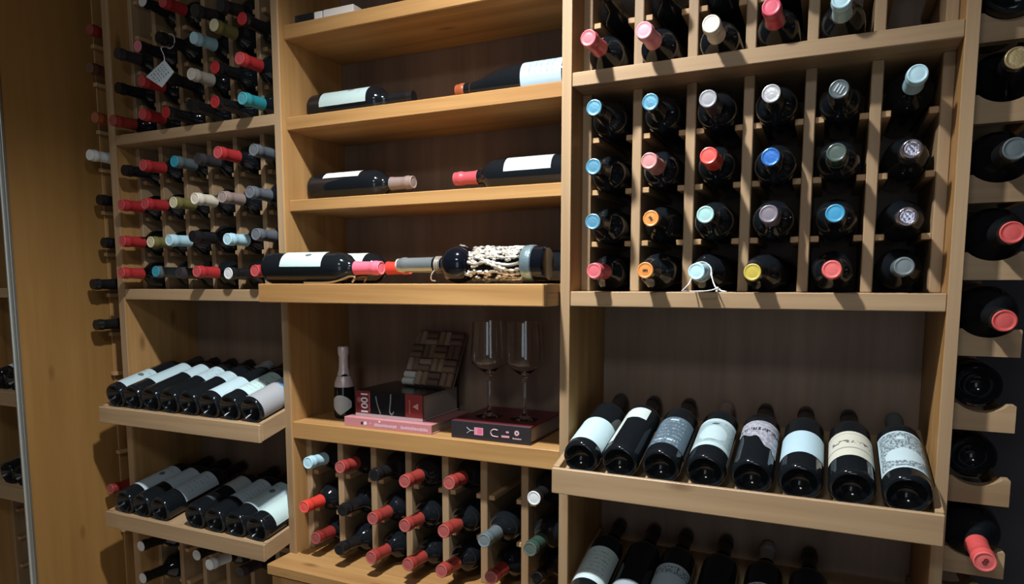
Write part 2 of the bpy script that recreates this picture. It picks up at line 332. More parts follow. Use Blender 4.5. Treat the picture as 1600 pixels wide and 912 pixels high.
# ------------------------------------------------------------------ room shell
floor_m = plain('floor_stone', (0.46, 0.38, 0.29), 0.45, bump=0.1, bscale=20)
wall_m = plain('wall_plaster', (0.30, 0.25, 0.20), 0.8, bump=0.1, bscale=60)
dark_wall = plain('wall_dark_paint', (0.035, 0.036, 0.045), 0.8)
ceil_m = plain('ceiling_paint', (0.40, 0.38, 0.35), 0.8)
struct('floor', (-3.4, 2.0, -3.4, 0.48, -0.05, 0.0), floor_m)
struct('ceiling', (-3.4, 2.0, -3.4, 0.48, 2.72, 2.77), ceil_m)
struct('wall_back', (-3.4, 2.0, 0.42, 0.48, 0.0, 2.72), dark_wall)
struct('wall_left', (-3.46, -3.4, -3.4, 0.48, 0.0, 2.72), wall_m)
struct('wall_right', (2.0, 2.06, -3.4, 0.48, 0.0, 2.72), dark_wall)
struct('wall_rear', (-3.4, 2.0, -3.46, -3.4, 0.0, 2.72), wall_m)

# ------------------------------------------------------------------ cabinets
PZ = 2.50                                           # top of the uprights
SH = ((1.8835, 1.911), (1.453, 1.483))              # the two long shelves of the side units
def rails_for(parent, xs, zs, y0, y1, w=0.0155):
    for z in zs:
        for x0, x1 in xs: box('rail', (x0, x1, y0, y1, z - 0.011, z), rail_m, parent, 0.001)
def lattice(parent, x0, pitch, th, n, z0, z1, rows, y0, y1=0.30, w=0.0150, skip_last=False):
    """upright dividers; each carries its own short ledges (rails) that the bottles lie on"""
    for k in range(n):
        xa = x0 + pitch * k
        d = box('divider', (xa, xa + th, y0, y1, z0, z1), pale_z, parent)
        for z in rows:
            if k > 0: box('rail', (xa - w, xa, y0 + 0.008, y1, z - 0.011, z), rail_m, d, 0.001)
            if k < n - 1 or skip_last: box('rail', (xa + th, xa + th + w, y0 + 0.008, y1, z - 0.011, z), rail_m, d, 0.001)
def tray(parent, x0, x1, zlip, hh, tilt, yf, drop):
    """sloping display shelf: floor board, front lip, two side lips, all cut to the slope"""
    t = math.tan(tilt); yb = 0.222
    def sheared(name, dims, mat, par):
        bm = bmesh.new(); add_box(bm, *dims, 0.001)
        for v in bm.verts: v.co.z += (v.co.y - yf) * t
        bmesh.ops.translate(bm, vec=-root_of(parent), verts=bm.verts)
        return link_mesh(name, finish(bm, name, mat), par)
    f = sheared('display_tray', (x0 + 0.012, x1 - 0.012, yf + 0.009, yb, zlip - drop - 0.014, zlip - drop), pale_y, parent)
    box('front_lip', (x0, x1, yf, yf + 0.010, zlip - hh, zlip), pale_x, f)
    for xa in (x0, x1 - 0.013):
        sheared('side_lip', (xa, xa + 0.013, yf + 0.0102, yb, zlip - hh, zlip), pale_y, f)
    return f
def upright(parent, xa, xb):
    u = box('side_panel', (xa, xb, 0, 0.33, 0, PZ), wood_z, parent)
    box('edge_strip', (xa + 0.0005, xb - 0.0005, -0.0022, 0.0, 0, PZ), pale_z, u, 0.0006)
# left unit
LU = thing('wine_cabinet', 'left oak wine cabinet with lattice racks over two sloping display trays', 'cabinet', (-1.545, 0.1, 0))
upright(LU, -1.851, -1.825); upright(LU, -1.239, -1.218)
box('back_panel', (-1.851, -1.218, 0.31, 0.33, 0, PZ), back_z, LU)
for z0, z1 in SH: box('shelf', (-1.825, -1.239, 0, 0.31, z0, z1), pale_x, LU)
box('top_board', (-1.825, -1.239, 0, 0.31, PZ - 0.03, PZ), pale_x, LU)
box('niche_back', (-1.825, -1.239, 0.236, 0.246, 0.795, 1.453), back_z, LU)
lattice(LU, -1.825, 0.0953, 0.0150, 7, 1.911, PZ - 0.03, (2.006, 2.100, 2.196, 2.292), 0.058)
lattice(LU, -1.825, 0.0953, 0.0150, 7, 1.483, 1.8835, (1.588, 1.690, 1.794), 0.058)
lattice(LU, -1.825, 0.0953, 0.0150, 7, 0.0, 0.780, (0.405, 0.505, 0.607, 0.708), 0.058)
box('shelf', (-1.825, -1.239, 0.03, 0.31, 0.780, 0.795), pale_x, LU)
TL = (math.radians(14), math.radians(10), math.radians(14))
tray(LU, -1.834, -1.236, 1.156, 0.045, TL[0], -0.092, 0.006)
tray(LU, -1.834, -1.236, 0.854, 0.044, TL[1], -0.092, 0.006)
# right unit
RU = thing('wine_cabinet', 'right oak wine cabinet with six-column bottle lattice above a sloping tray of bottles', 'cabinet', (-0.155, 0.1, 0))
upright(RU, -0.4914, -0.4700); upright(RU, 0.181, 0.2009)
box('back_panel', (-0.4914, 0.2009, 0.31, 0.33, 0, PZ), back_z, RU)
for z0, z1 in SH: box('shelf', (-0.470, 0.181, 0, 0.31, z0, z1), pale_x, RU)
box('top_board', (-0.470, 0.181, 0, 0.31, PZ - 0.03, PZ), pale_x, RU)
box('niche_back', (-0.470, 0.181, 0.236, 0.246, 0.45, 1.453), back_z, RU)
lattice(RU, -0.470, 0.1053, 0.0190, 7, 1.911, PZ - 0.03, (2.024, 2.130, 2.236, 2.342), 0.065)
lattice(RU, -0.470, 0.1053, 0.0190, 7, 1.483, 1.8835, (1.586, 1.692, 1.798), 0.065)
tray(RU, -0.476, 0.187, 1.137, 0.051, TL[2], -0.083, 0.018)
tray(RU, -0.476, 0.187, 0.835, 0.051, TL[2], -0.083, 0.018)
box('shelf', (-0.470, 0.181, 0.0, 0.31, 0.42, 0.45), pale_x, RU)
# centre unit: shelves and lattice hung between the two cabinets
CU = thing('shelving_unit', 'open oak centre shelves with flat display shelf and bottle lattice at the bottom', 'shelf unit', (-0.855, 0.1, 0.8))
for z0, z1, ya in ((2.086, 2.120, 0.018), (1.872, 1.904, 0.018), (1.676, 1.7045, 0.018), (1.106, 1.1495, 0.003)):
    box('shelf', (-1.218, -0.4914, ya, 0.235, z0, z1), wood_x, CU, 0.002)
ft = box('display_shelf', (-1.218, -0.4914, 0.0, 0.235, 1.480, 1.4985), wood_x, CU)
box('front_edge', (-1.229, -0.494, -0.085, -0.067, 1.454, 1.4985), wood_x, ft, 0.002)
box('front_deck', (-1.229, -0.494, -0.067, -0.0005, 1.480, 1.4985), wood_x, ft, 0.001)
box('side_edge', (-0.512, -0.494, -0.067, -0.0005, 1.454, 1.480), wood_y, ft, 0.001)
box('side_edge', (-1.229, -1.211, -0.067, -0.0005, 1.454, 1.480), wood_y, ft, 0.001)
box('top_board', (-1.218, -0.4914, 0.0, 0.31, PZ - 0.03, PZ), wood_x, CU)
box('back_panel', (-1.218, -0.4914, 0.236, 0.25, 1.1495, PZ - 0.03), back_z, CU)
box('rack_back', (-1.218, -0.4914, 0.31, 0.325, 0.802, 1.106), back_z, CU)
lattice(CU, -1.2180, 0.1029, 0.0180, 7, 0.802, 1.106, (0.912, 1.012), 0.048, skip_last=True)
# base cabinet below it
BC = thing('base_cabinet', 'oak base cabinet with framed doors standing proud below the centre lattice', 'cabinet', (-0.855, 0.1, 0))
box('top_board', (-1.238, -0.4914, -0.083, -0.0005, 0.776, 0.802), wood_x, BC, 0.002)
box('top_board', (-1.2175, -0.4918, 0.0, 0.31, 0.776, 0.802), wood_x, BC, 0.001)
box('carcass', (-1.2175, -0.4918, -0.040, 0.31, 0.08, 0.776), wood_z, BC)
box('plinth', (-1.2175, -0.4918, 0.0, 0.30, 0.0, 0.08), wood_x, BC)
for xa, xb in ((-1.232, -0.865), (-0.861, -0.494)):
    d = box('door', (xa + 0.05, xb - 0.05, -0.066, -0.052, 0.14, 0.715), wood_z, BC, 0.001)
    box('door_stile', (xa, xa + 0.05, -0.073, -0.0405, 0.09, 0.770), wood_z, d); box('door_stile', (xb - 0.05, xb, -0.073, -0.0405, 0.09, 0.770), wood_z, d)
    box('door_rail', (xa + 0.05, xb - 0.05, -0.073, -0.0405, 0.715, 0.770), wood_x, d); box('door_rail', (xa + 0.05, xb - 0.05, -0.073, -0.0405, 0.09, 0.14), wood_x, d)
# partition on the left, with the ledges of the single bottle column
PP = thing('partition_panel', 'tall warm brown oak end panel with steel edge left of the racks', 'panel', (-1.95, 0.05, 0))
box('panel_board', (-1.960, -1.940, -0.225, 0.33, 0, 2.72), panel_z, PP)
box('rack_side', (-1.940, -1.936, 0.03, 0.33, 0, PZ), wood_z, PP, 0.001)
se = box('steel_edge', (-1.964, -1.936, -0.232, -0.225, 0, 2.72), steel, PP, 0.001)
box('steel_bead', (-1.953, -1.947, -0.237, -0.232, 0, 2.72), plain('pale_steel', (0.66, 0.67, 0.62), 0.3, 0.7), se, 0.001)
COLROWS = (2.177, 2.072, 1.939, 1.832, 1.710, 1.589, 1.470, 1.354, 1.235, 1.115, 0.995, 0.867, 0.75)
CR = thing('single_column_rack', 'narrow one-bottle-wide ledge column between brown panel and left cabinet', 'rack', (-1.8955, 0.1, 0))
for z in COLROWS:
    box('ledge', (-1.936, -1.921, 0.02, 0.30, z - 0.011, z), rail_m, CR, 0.001)
    box('ledge', (-1.868, -1.8515, 0.02, 0.30, z - 0.011, z), rail_m, CR, 0.001)
box('back_panel', (-1.9355, -1.8515, 0.31, 0.33, 0, PZ), back_z, CR)
# column of big-bottle cradles on the right
MR = thing('magnum_rack', 'column of scalloped oak cradles for large bottles right of the right cabinet', 'rack', (0.247, 0.15, 0))
box('back_panel', (0.2015, 0.292, 0.372, 0.385, 0, PZ), back_z, MR)
def scallop_bm(y0, y1, zb, zt):
    bm = bmesh.new(); xa, xb, xc, Rr = 0.2012, 0.2935, 0.247, 0.0525
    dip = zt - 0.0145; half = math.sqrt(max(Rr ** 2 - (Rr - 0.0145) ** 2, 0)); pts = [(xa, zb), (xb, zb), (xb, zt - 0.001), (xb - 0.001, zt)]
    for k in range(13):
        x = xc + half - 2 * half * k / 12; pts.append((x, dip + Rr - math.sqrt(Rr ** 2 - (x - xc) ** 2)))
    pts.append((xa, zt))
    vs = [bm.verts.new((x, y0, z)) for x, z in pts]; f = bm.faces.new(vs)
    r = bmesh.ops.extrude_face_region(bm, geom=[f]); bmesh.ops.translate(bm, vec=(0, y1 - y0, 0), verts=[v for v in r['geom'] if isinstance(v, bmesh.types.BMVert)])
    return bm
MB0 = [2.133, 2.0075, 1.882, 1.756, 1.630, 1.505, 1.379, 1.2535, 1.128, 1.003, 0.878]
for z in MB0:
    for ya in (0.039, 0.215):
        bm = scallop_bm(ya, ya + 0.022, z, z + 0.0455); bmesh.ops.translate(bm, vec=-MR.location, verts=bm.verts)
        link_mesh('cradle_board', finish(bm, 'cradle_board', pale_x), MR)
    box('side_batten', (0.2012, 0.2135, 0.061, 0.372, z + 0.002, z + 0.028), wood_y, MR, 0.001)
    box('side_batten', (0.2815, 0.2935, 0.061, 0.372, z + 0.002, z + 0.028), wood_y, MR, 0.001)
# next cabinet beyond the partition
FU = thing('wine_cabinet', 'neighbouring wine cabinet glimpsed at far left edge behind the steel strip', 'cabinet', (-2.28, 0.1, 0))
upright(FU, -1.985, -1.964); upright(FU, -2.60, -2.579)
box('back_panel', (-2.60, -1.964, 0.31, 0.33, 0, PZ), back_z, FU)
box('niche_back', (-2.579, -1.985, 0.236, 0.246, 0.795, 1.453), back_z, FU)
for z0, z1 in SH: box('shelf', (-2.579, -1.985, 0, 0.31, z0, z1), pale_x, FU)
box('shelf', (-2.579, -1.985, 0.03, 0.31, 0.780, 0.795), pale_x, FU)
tray(FU, -2.588, -1.976, 1.165, 0.045, TL[0], -0.080, 0.006)
tray(FU, -2.588, -1.976, 0.860, 0.044, TL[1], -0.080, 0.006)
lattice(FU, -2.579, 0.0965, 0.0150, 7, 0.0, 0.780, (0.505, 0.607, 0.708), 0.058)
LEFT_UPPER = [(0, 0, 'darkred', -1.7771, -0.0396, 1.939), (0, 1, 'red', -1.6805, -0.0228, 1.9497), (0, 2, 'red_end', -1.5847, -0.0267, 1.944), (0, 3, 'black', -1.4876, -0.0325, 1.9502), (0, 4, 'red_end', -1.3916, -0.041, 1.9457), (0, 5, 'teal', -1.2954, -0.0455, 1.9424), (1, 0, 'black', -1.7776, -0.0182, 2.03), (1, 1, 'red', -1.681, -0.0189, 2.0367), (1, 2, 'black', -1.5799, -0.008, 2.0322), (1, 3, 'beige', -1.488, -0.0247, 2.0284), (1, 4, 'red_end', -1.3914, -0.0364, 2.0292), (1, 5, 'red', -1.2954, -0.0494, 2.0339), (2, 0, 'dark', -1.7774, -0.0143, 2.1217), (2, 1, 'pink_end', -1.6808, -0.0247, 2.1234), (2, 2, 'black', -1.5842, -0.0364, 2.1284), (2, 3, 'ltblue', -1.4877, -0.0117, 2.1206), (2, 4, 'olive', -1.3915, -0.0338, 2.1298), (2, 5, 'red_end', -1.2955, -0.0364, 2.1289), (3, 1, 'bw', -1.674, -0.008, 2.2429), (3, 2, 'red', -1.5842, -0.0195, 2.2223), (3, 3, 'dark', -1.4842, -0.008, 2.1882), (3, 4, 'dark', -1.3918, -0.0111, 2.1844)]
LEFT_LOWER = [(0, 0, 'black', -1.7776, -0.0137, 1.8103), (0, 1, 'red', -1.6806, -0.0293, 1.8149), (0, 2, 'cyan', -1.5847, -0.0091, 1.8211), (0, 3, 'dark', -1.4883, -0.0163, 1.8194), (0, 4, 'red', -1.3918, -0.039, 1.8241), (0, 5, 'steel', -1.2954, -0.0163, 1.8265), (1, 0, 'red', -1.7775, -0.0293, 1.7146), (1, 1, 'red', -1.6806, -0.0299, 1.7134), (1, 2, 'gold', -1.5842, -0.0189, 1.7132), (1, 3, 'cream', -1.4877, -0.0325, 1.7168), (1, 4, 'taupe', -1.3918, -0.0312, 1.716), (1, 5, 'steel', -1.295, -0.0344, 1.7221), (2, 0, 'red', -1.7768, -0.0331, 1.6155), (2, 1, 'gold', -1.6808, -0.0189, 1.6114), (2, 2, 'ltblue', -1.5848, -0.037, 1.613), (2, 3, 'black', -1.4883, -0.0436, 1.6199), (2, 4, 'ltblue', -1.3918, -0.0208, 1.6113), (2, 5, 'steel', -1.295, -0.0202, 1.6206), (3, 0, 'red', -1.777, -0.0416, 1.5283), (3, 1, 'cyan', -1.6804, -0.0085, 1.5316), (3, 2, 'dark', -1.5844, -0.0111, 1.5275), (3, 3, 'red', -1.4882, -0.037, 1.5298), (3, 4, 'bw', -1.3915, -0.0228, 1.5245), (3, 5, 'red', -1.295, -0.028, 1.5302)]
RIGHT_LOWER = [(0, 0, 'blue', -0.4098, -0.0455, 1.8279), (0, 1, 'blue', -0.3042, -0.0416, 1.8278), (0, 2, 'grey', -0.1999, -0.055, 1.8188), (0, 3, 'silver', -0.0967, -0.055, 1.8157), (0, 4, 'striped', 0.0061, -0.035, 1.8161), (0, 5, 'ltblue', 0.1191, -0.0111, 1.8327), (1, 0, 'blue', -0.4099, -0.0449, 1.7198), (1, 1, 'rose', -0.3041, -0.0422, 1.7231), (1, 2, 'scarlet', -0.1983, -0.0403, 1.7245), (1, 3, 'royal', -0.0938, -0.055, 1.7119), (1, 4, 'green', 0.0069, -0.035, 1.7148), (1, 5, 'crinkle', 0.1176, -0.008, 1.7167), (2, 0, 'blue', -0.4098, -0.0449, 1.6169), (2, 1, 'orange', -0.3042, -0.0176, 1.6211), (2, 2, 'aqua', -0.1985, -0.055, 1.6205), (2, 3, 'plum', -0.0933, -0.055, 1.6172), (2, 4, 'sky', 0.0094, -0.035, 1.6157), (2, 5, 'crinkle', 0.1171, -0.008, 1.6085), (3, 0, 'crimson', -0.4098, -0.0331, 1.5235), (3, 1, 'orange', -0.3041, -0.0546, 1.5235), (3, 2, 'ltblue', -0.2146, -0.035, 1.5209), (3, 3, 'yellow', -0.1261, -0.035, 1.5191), (3, 4, 'coral', 0.0088, -0.035, 1.5225), (3, 5, 'slate', 0.1168, -0.008, 1.5273)]
RIGHT_UPPER = [(0, 0, 'crimson', -0.4195, -0.055, 1.952), (0, 1, 'pink', -0.3152, -0.055, 1.95), (0, 2, 'cream', -0.1983, -0.0546, 1.9432), (0, 3, 'raspberry', -0.1035, -0.035, 1.963), (0, 4, 'ltblue', 0.0034, -0.035, 1.9575)]
CENTRE_LOW = [(0, 0, 'ltblue', -1.1527, -0.0189, 1.0539), (0, 1, 'brick', -1.0504, -0.0221, 1.0552), (0, 2, 'black', -0.9476, -0.026, 1.0496), (0, 3, 'brick', -0.8453, -0.0501, 1.0536), (0, 4, 'brick', -0.7429, -0.0267, 1.0564), (0, 6, 'white_end', -0.5377, -0.0267, 1.0499), (1, 0, 'scarlet', -1.1525, -0.0377, 0.9463), (1, 1, 'black', -1.0503, -0.0182, 0.9468), (1, 2, 'brick', -0.9478, -0.0344, 0.9464), (1, 3, 'brick', -0.8452, -0.0533, 0.9514), (1, 4, 'brick', -0.7426, -0.0533, 0.9542), (1, 5, 'slate', -0.6417, -0.055, 0.9502), (1, 6, 'green', -0.5378, -0.0462, 0.9454), (2, 0, 'darkred', -1.1454, -0.008, 0.8563), (2, 1, 'black', -1.0501, -0.0331, 0.8532), (2, 2, 'brick', -0.9476, -0.0442, 0.8544), (2, 3, 'brick', -0.8453, -0.0429, 0.8551), (2, 4, 'brick', -0.7485, -0.055, 0.8625), (2, 5, 'darkred', -0.6403, -0.0247, 0.8557), (2, 6, 'black', -0.5377, -0.0111, 0.8696)]
LEFT_BOTTOM = [(0, 0, 'bw', -1.7776, -0.0306, 0.7379), (0, 2, 'bw', -1.5767, -0.008, 0.7373), (0, 3, 'white', -1.4882, -0.0416, 0.7383), (0, 4, 'dark', -1.3916, -0.0267, 0.7285), (1, 0, 'bw', -1.7775, -0.0306, 0.6408)]
COLUMN = [(0, 0, 'rust', -1.8954, -0.0085, 1.9658), (1, 0, 'brown', -1.8953, -0.0143, 2.1), (2, 0, 'darkred', -1.8944, -0.008, 2.2047), (3, 0, 'white', -1.8956, -0.0306, 1.8528), (4, 0, 'black', -1.8956, -0.0104, 1.7365), (5, 0, 'black', -1.8912, -0.008, 1.6154), (6, 0, 'black', -1.8957, -0.0449, 1.4964), (7, 0, 'black', -1.8952, -0.0436, 1.3795), (8, 0, 'darkred', -1.8951, -0.0325, 0.9013)]
MAGNUM = [(0, 0, 'gold_end', 0.2471, -0.0234, 1.8366), (1, 0, 'slate_end', 0.247, -0.0546, 1.6981), (2, 0, 'coral_end', 0.2509, -0.055, 1.5753), (3, 0, 'coral_end', 0.2497, -0.055, 1.4429), (6, 0, 'coral', 0.2481, -0.055, 1.0701)]
# ------------------------------------------------------------------ bottles in the lattices: (row, column, foil, tip x, y, z)
def rack_bottles(table, x0, pitch, axis_z, place, rows, count, group, T=BORD, dark_at=None):
    made = {}
    for r, k, c, x, y, z in table:
        xc = x0 + pitch * k; zc = axis_z[r]
        lim = 0.026
        x = min(max(x, xc - lim), xc + lim)
        xb = xc - 0.12 * (x - xc); L = T['L']
        d = Vector((xb, y + L, zc)) - Vector((x, y, z)); d.normalize(); base = Vector((x, y, z)) + d * L
        s, t = SL.get(c, (c, c))
        lab = '%s bottle, %s, %s, %s from left' % (PH[c], place, rows[r], ORD[k])
        made[(r, k)] = bottle(base, (x, y, z), s, t, lab, group, T)
    return made
LP, LX = 0.0953, -1.825 + 0.015 + 0.0401
A0 = 1.483 + 0.0370
low_axis = {3: A0, 2: 1.588 + 0.0270, 1: 1.690 + 0.0270, 0: 1.794 + 0.0270}
up_axis = {0: 1.911 + 0.0370, 1: 2.006 + 0.0270, 2: 2.100 + 0.0270, 3: 2.196 + 0.0270}
ROW4 = ['top row', 'second row down', 'third row down', 'bottom row']
ROWU = ['bottom row', 'second row up', 'third row up', 'fourth row up']
lu = rack_bottles(LEFT_UPPER, LX, LP, up_axis, 'upper left lattice', ROWU, 6, 'bottles in the upper left lattice')
ll = rack_bottles(LEFT_LOWER, LX, LP, low_axis, 'lower left lattice', ROW4, 6, 'bottles in the lower left lattice')
RP, RX = 0.1053, -0.470 + 0.019 + 0.0431
rlow = {3: A0, 2: 1.586 + 0.0262, 1: 1.692 + 0.0262, 0: 1.798 + 0.0262}
rl = rack_bottles(RIGHT_LOWER, RX, RP, rlow, 'right lattice', ROW4, 6, 'bottles in the right lattice')
ru = rack_bottles(RIGHT_UPPER, RX, RP, {0: 1.911 + 0.0370}, 'top right lattice', ['row on the upper shelf'], 6, 'bottles on the top right shelf')
CX, CP = -1.218 + 0.018 + 0.0424, 0.1029
cl = rack_bottles(CENTRE_LOW, CX, CP, {0: 1.012 + 0.0262, 1: 0.912 + 0.0262, 2: 0.802 + 0.0370}, 'centre lattice', ['top row', 'middle row', 'bottom row'], 7, 'bottles in the centre lattice')
lb = rack_bottles(LEFT_BOTTOM, LX, LP, {0: 0.708 + 0.0270, 1: 0.607 + 0.0270}, 'lattice under lower left tray', ['top row', 'second row'], 6, 'bottles under the lower left tray')
# dark bottles whose caps end inside the cells, second row of the top right lattice
for k in range(4):
    bottle((RX + RP * k, 0.296, 2.0502), (RX + RP * k, -0.004, 2.052), 'black', 'black', 'black foil bottle, top right lattice, second row up, %s from left' % ORD[k], 'bottles on the top right shelf')
# single column against the partition
for (r, k, c, x, y, z) in COLUMN:
    zl = min(COLROWS, key=lambda q: abs(q + 0.0265 - z)); zc = zl + 0.0265
    y = max(y, -0.05); xt = min(max(x, -1.915), -1.885)
    s, t = SL.get(c, (c, c))
    bottle((-1.894, y + 0.30, zc), (xt, y, zc), s, t, '%s bottle in the single column beside the brown panel, %s from top' % (PH[c], ORD[[2, 1, 0, 3, 4, 5, 6, 7, 8][r]]), 'bottles in the single column')
# large bottles on the scalloped cradles
MZ = {0: 1.756, 1: 1.630, 2: 1.505, 3: 1.379, 6: 1.003}
for (r, k, c, x, y, z) in MAGNUM:
    zc = MZ[r] + 0.0310 + 0.0470
    s, t = SL.get(c, (c, c))
    o, tp = bottle((0.247, y + 0.34, zc), (min(max(x, 0.240), 0.258), y, z if r != 6 else 1.062), s, t, 'large bottle with %s on scalloped cradle, %s from the top' % (PH[c], ORD[r + 1]), 'large bottles on the cradles', MAGN, n=32)
    if r == 6:
        me = text_mesh('emblem', '8', 0.015, plain('emblem_brown', (0.12, 0.012, 0.012), 0.5)); e = link_mesh('emblem', me, tp)
        e.location = (0, 0, 0.3407); e.rotation_euler = (0, 0, math.radians(-118))
bottle((0.247, 0.02, 1.882 + 0.078), (0.247, 0.32, 1.882 + 0.078), 'black', 'black', 'dark large bottle lying base outward on the topmost visible scalloped cradle', 'large bottles on the cradles', MAGN, n=32)
for zb, w in ((1.2535, 'directly below the two coral capped ones'), (1.128, 'second below the two coral capped ones')):
    bottle((0.247, 0.090, zb + 0.0310 + 0.0385), (0.247, 0.368, zb + 0.0310 + 0.0385), 'black', 'black', 'dark bottle lying base outward on scalloped cradle, ' + w, 'large bottles on the cradles', BURG, n=32)
# small printed marks on foil ends
for (r, k), rot in (((2, 1), 35), ((3, 1), 90)):
    t = rl[(r, k)][1]; bm = bmesh.new()
    for dx in (-0.0035, 0.0, 0.0035): add_box(bm, dx - 0.0007, dx + 0.0007, -0.0028 + abs(dx) * 0.2, 0.0028, 0.3004, 0.3010, 0)
    add_box(bm, -0.0042, 0.0042, -0.0006, 0.0006, 0.3004, 0.3010, 0)
    e = link_mesh('printed_mark', finish(bm, 'printed_mark', black_ink), t); e.rotation_euler = (0, 0, math.radians(rot)); e.location = (0, 0, 0)
t = rl[(0, 4)][1]; bm = bmesh.new()
for dx in (-0.006, -0.001, 0.004): add_box(bm, dx, dx + 0.0022, -0.007, 0.006, 0.3005, 0.3011, 0)
e = link_mesh('pale_stripes', finish(bm, 'pale_stripes', plain('pale_stripe_foil', (0.5, 0.56, 0.6), 0.35, 0.4)), t); e.rotation_euler = (0, 0, math.radians(60))
# a ring of glass standing out below the dark green cap
bm = bmesh.new(); lathe_bm([(0.0165, 0.236), (0.0178, 0.240), (0.0165, 0.244)], 24, bm)
link_mesh('neck_ring', finish(bm, 'neck_ring', plain('clear_ring', (0.10, 0.12, 0.11), 0.2), True), rl[(1, 4)][0])

# ------------------------------------------------------------------ bottles on the sloping trays
PAPER = (0.45, 0.60, 0.64); GREYP = (0.30, 0.36, 0.40); CREAM = (0.55, 0.55, 0.46)
def tray_bottles(xs, yb, zc, tilt, specs, place, group, roll0=0.0):
    for i, (x, sp) in enumerate(zip(xs, specs)):
        T = sp.get('T', BORD)
        base = Vector((x, yb, zc)); d = Vector((0, math.cos(tilt), math.sin(tilt)))
        bottle(base, base + d * 0.3, sp.get('cap', 'black'), sp.get('top', sp.get('cap', 'black')), sp['label'] + ', ' + ORD[i] + ' from left on ' + place, group, T, n=40, roll=sp.get('roll', 0.0) + roll0, paper=sp.get('paper', []))
def P(z0, z1, span, kind, base=PAPER, ink=(0.07, 0.09, 0.11), **kw): return ((z0, z1, span, label_mat(kind, base, ink)), kw)
TLP = 'upper left tray'
step = lambda n, a, b: [a + (b - a) * k / (n - 1) for k in range(n)]
tray_bottles(step(8, -1.783, -1.2765), -0.079, 1.1555 + 0.0295, TL[0], [
    dict(label='bottle with short blue-white label near its base', cap='dark', paper=[P(0.024, 0.125, 3.0, 'blot')]),
    dict(label='bottle with long pale label and black foil', paper=[P(0.062, 0.185, 2.6, 'plain')]),
    dict(label='bottle with plain dark lower body', paper=[P(0.120, 0.185, 2.5, 'plain')]),
    dict(label='bottle with pale label high up', paper=[P(0.105, 0.175, 2.6, 'script')]),
    dict(label='bottle with grey foil and dark lower body', cap='grey', paper=[P(0.110, 0.150, 2.4, 'script')], roll=0.2),
    dict(label='bottle with white label turned to the right', paper=[P(0.022, 0.120, 2.7, 'plain')], roll=0.15),
    dict(label='bottle with narrow mint-white label', cap='grey', paper=[P(0.045, 0.165, 2.5, 'script', (0.48, 0.66, 0.64))]),
    dict(label='bottle wrapped in grey label', paper=[P(0.009, 0.165, 3.6, 'patch', (0.34, 0.33, 0.31), (0.10, 0.30, 0.55))]),
], TLP, 'bottles on the upper left tray', 0.30)
xs2 = [-1.772, -1.700, -1.628, -1.493, -1.420, -1.347, -1.274]
tray_bottles(xs2, -0.079, 0.8520 + 0.0300, TL[1], [
    dict(label='bottle with long blue-grey label and small emblem', paper=[P(0.050, 0.175, 2.5, 'blot', (0.42, 0.52, 0.58))]),
    dict(label='bottle with blue-grey label high on the body', paper=[P(0.085, 0.180, 2.5, 'plain', (0.40, 0.50, 0.56))]),
    dict(label='bottle with wide blue-grey label beside the gap', paper=[P(0.060, 0.175, 2.6, 'script', (0.42, 0.52, 0.58))]),
    dict(label='bottle with grey label above small printed band', paper=[P(0.120, 0.180, 2.4, 'plain', (0.34, 0.38, 0.39)), P(0.050, 0.078, 0.9, 'night', (0.012, 0.014, 0.017), (0.2, 0.22, 0.24))]),
    dict(label='bottle with lined grey-blue label', paper=[P(0.075, 0.180, 2.5, 'script', (0.40, 0.50, 0.55))]),
    dict(label='bottle with grey label and dark emblem', paper=[P(0.055, 0.180, 2.6, 'blot', (0.42, 0.52, 0.55))]),
    dict(label='bottle with large mint-white label by the upright', paper=[P(0.035, 0.165, 2.7, 'plain', (0.50, 0.66, 0.64))]),
], 'lower left tray', 'bottles on the lower left tray', 0.25)
tear = lambda u: -0.012 + 0.040 * abs(u - 0.45) + 0.008 * math.sin(19 * u)
def torn_bot(u): return 0.048 - 0.085 * max(0.0, u - 0.25) + 0.008 * math.sin(17 * u) if u < 0.86 else -0.008
tray_bottles([-0.4205, -0.3425, -0.2640, -0.1830, -0.1035, -0.0250, 0.0545, 0.1350], -0.0715, 1.1205 + 0.0374, TL[2], [
    dict(label='bottle with plain pale blue label', cap='dark', paper=[P(0.022, 0.118, 2.8, 'plain')]),
    dict(label='bottle with label turned to its left side', cap='black', paper=[P(0.030, 0.180, 1.35, 'plain', (0.52, 0.58, 0.54), centre=-1.2), P(0.135, 0.182, 1.2, 'plain', (0.52, 0.62, 0.58), centre=0.0)]),
    dict(label='bottle with dark blue-grey printed label', paper=[P(0.033, 0.150, 2.5, 'night', (0.055, 0.085, 0.11), (0.42, 0.56, 0.64)), P(0.035, 0.150, 0.5, 'plain', (0.20, 0.23, 0.25), centre=1.65)]),
    dict(label='bottle with pale label bearing an engraved oval', cap='taupe', paper=[P(0.043, 0.158, 2.5, 'oval', (0.42, 0.55, 0.57), (0.05, 0.08, 0.09))]),
    dict(label='bottle with torn black-and-white label', paper=[P(0.060, 0.165, 2.3, 'torn', (0.36, 0.37, 0.42), (0.02, 0.02, 0.03), bot=torn_bot, centre=0.1), P(0.03, 0.135, 0.7, 'plain', (0.16, 0.20, 0.21), centre=-1.75)]),
    dict(label='bottle with broad blank blue-white label', paper=[P(0.050, 0.136, 2.6, 'plain', (0.40, 0.56, 0.63))]),
    dict(label='bottle with cream label, dark marks and lines', paper=[P(0.056, 0.150, 2.7, 'bands', CREAM, (0.08, 0.08, 0.08)), P(0.045, 0.120, 0.75, 'etched', (0.34, 0.38, 0.38), centre=1.72)]),
    dict(label='bottle with engraved landscape label and slate foil', cap='slate', paper=[P(0.030, 0.168, 2.6, 'etched', (0.45, 0.58, 0.62), (0.04, 0.05, 0.07))]),
], 'right tray', 'bottles on the right tray')
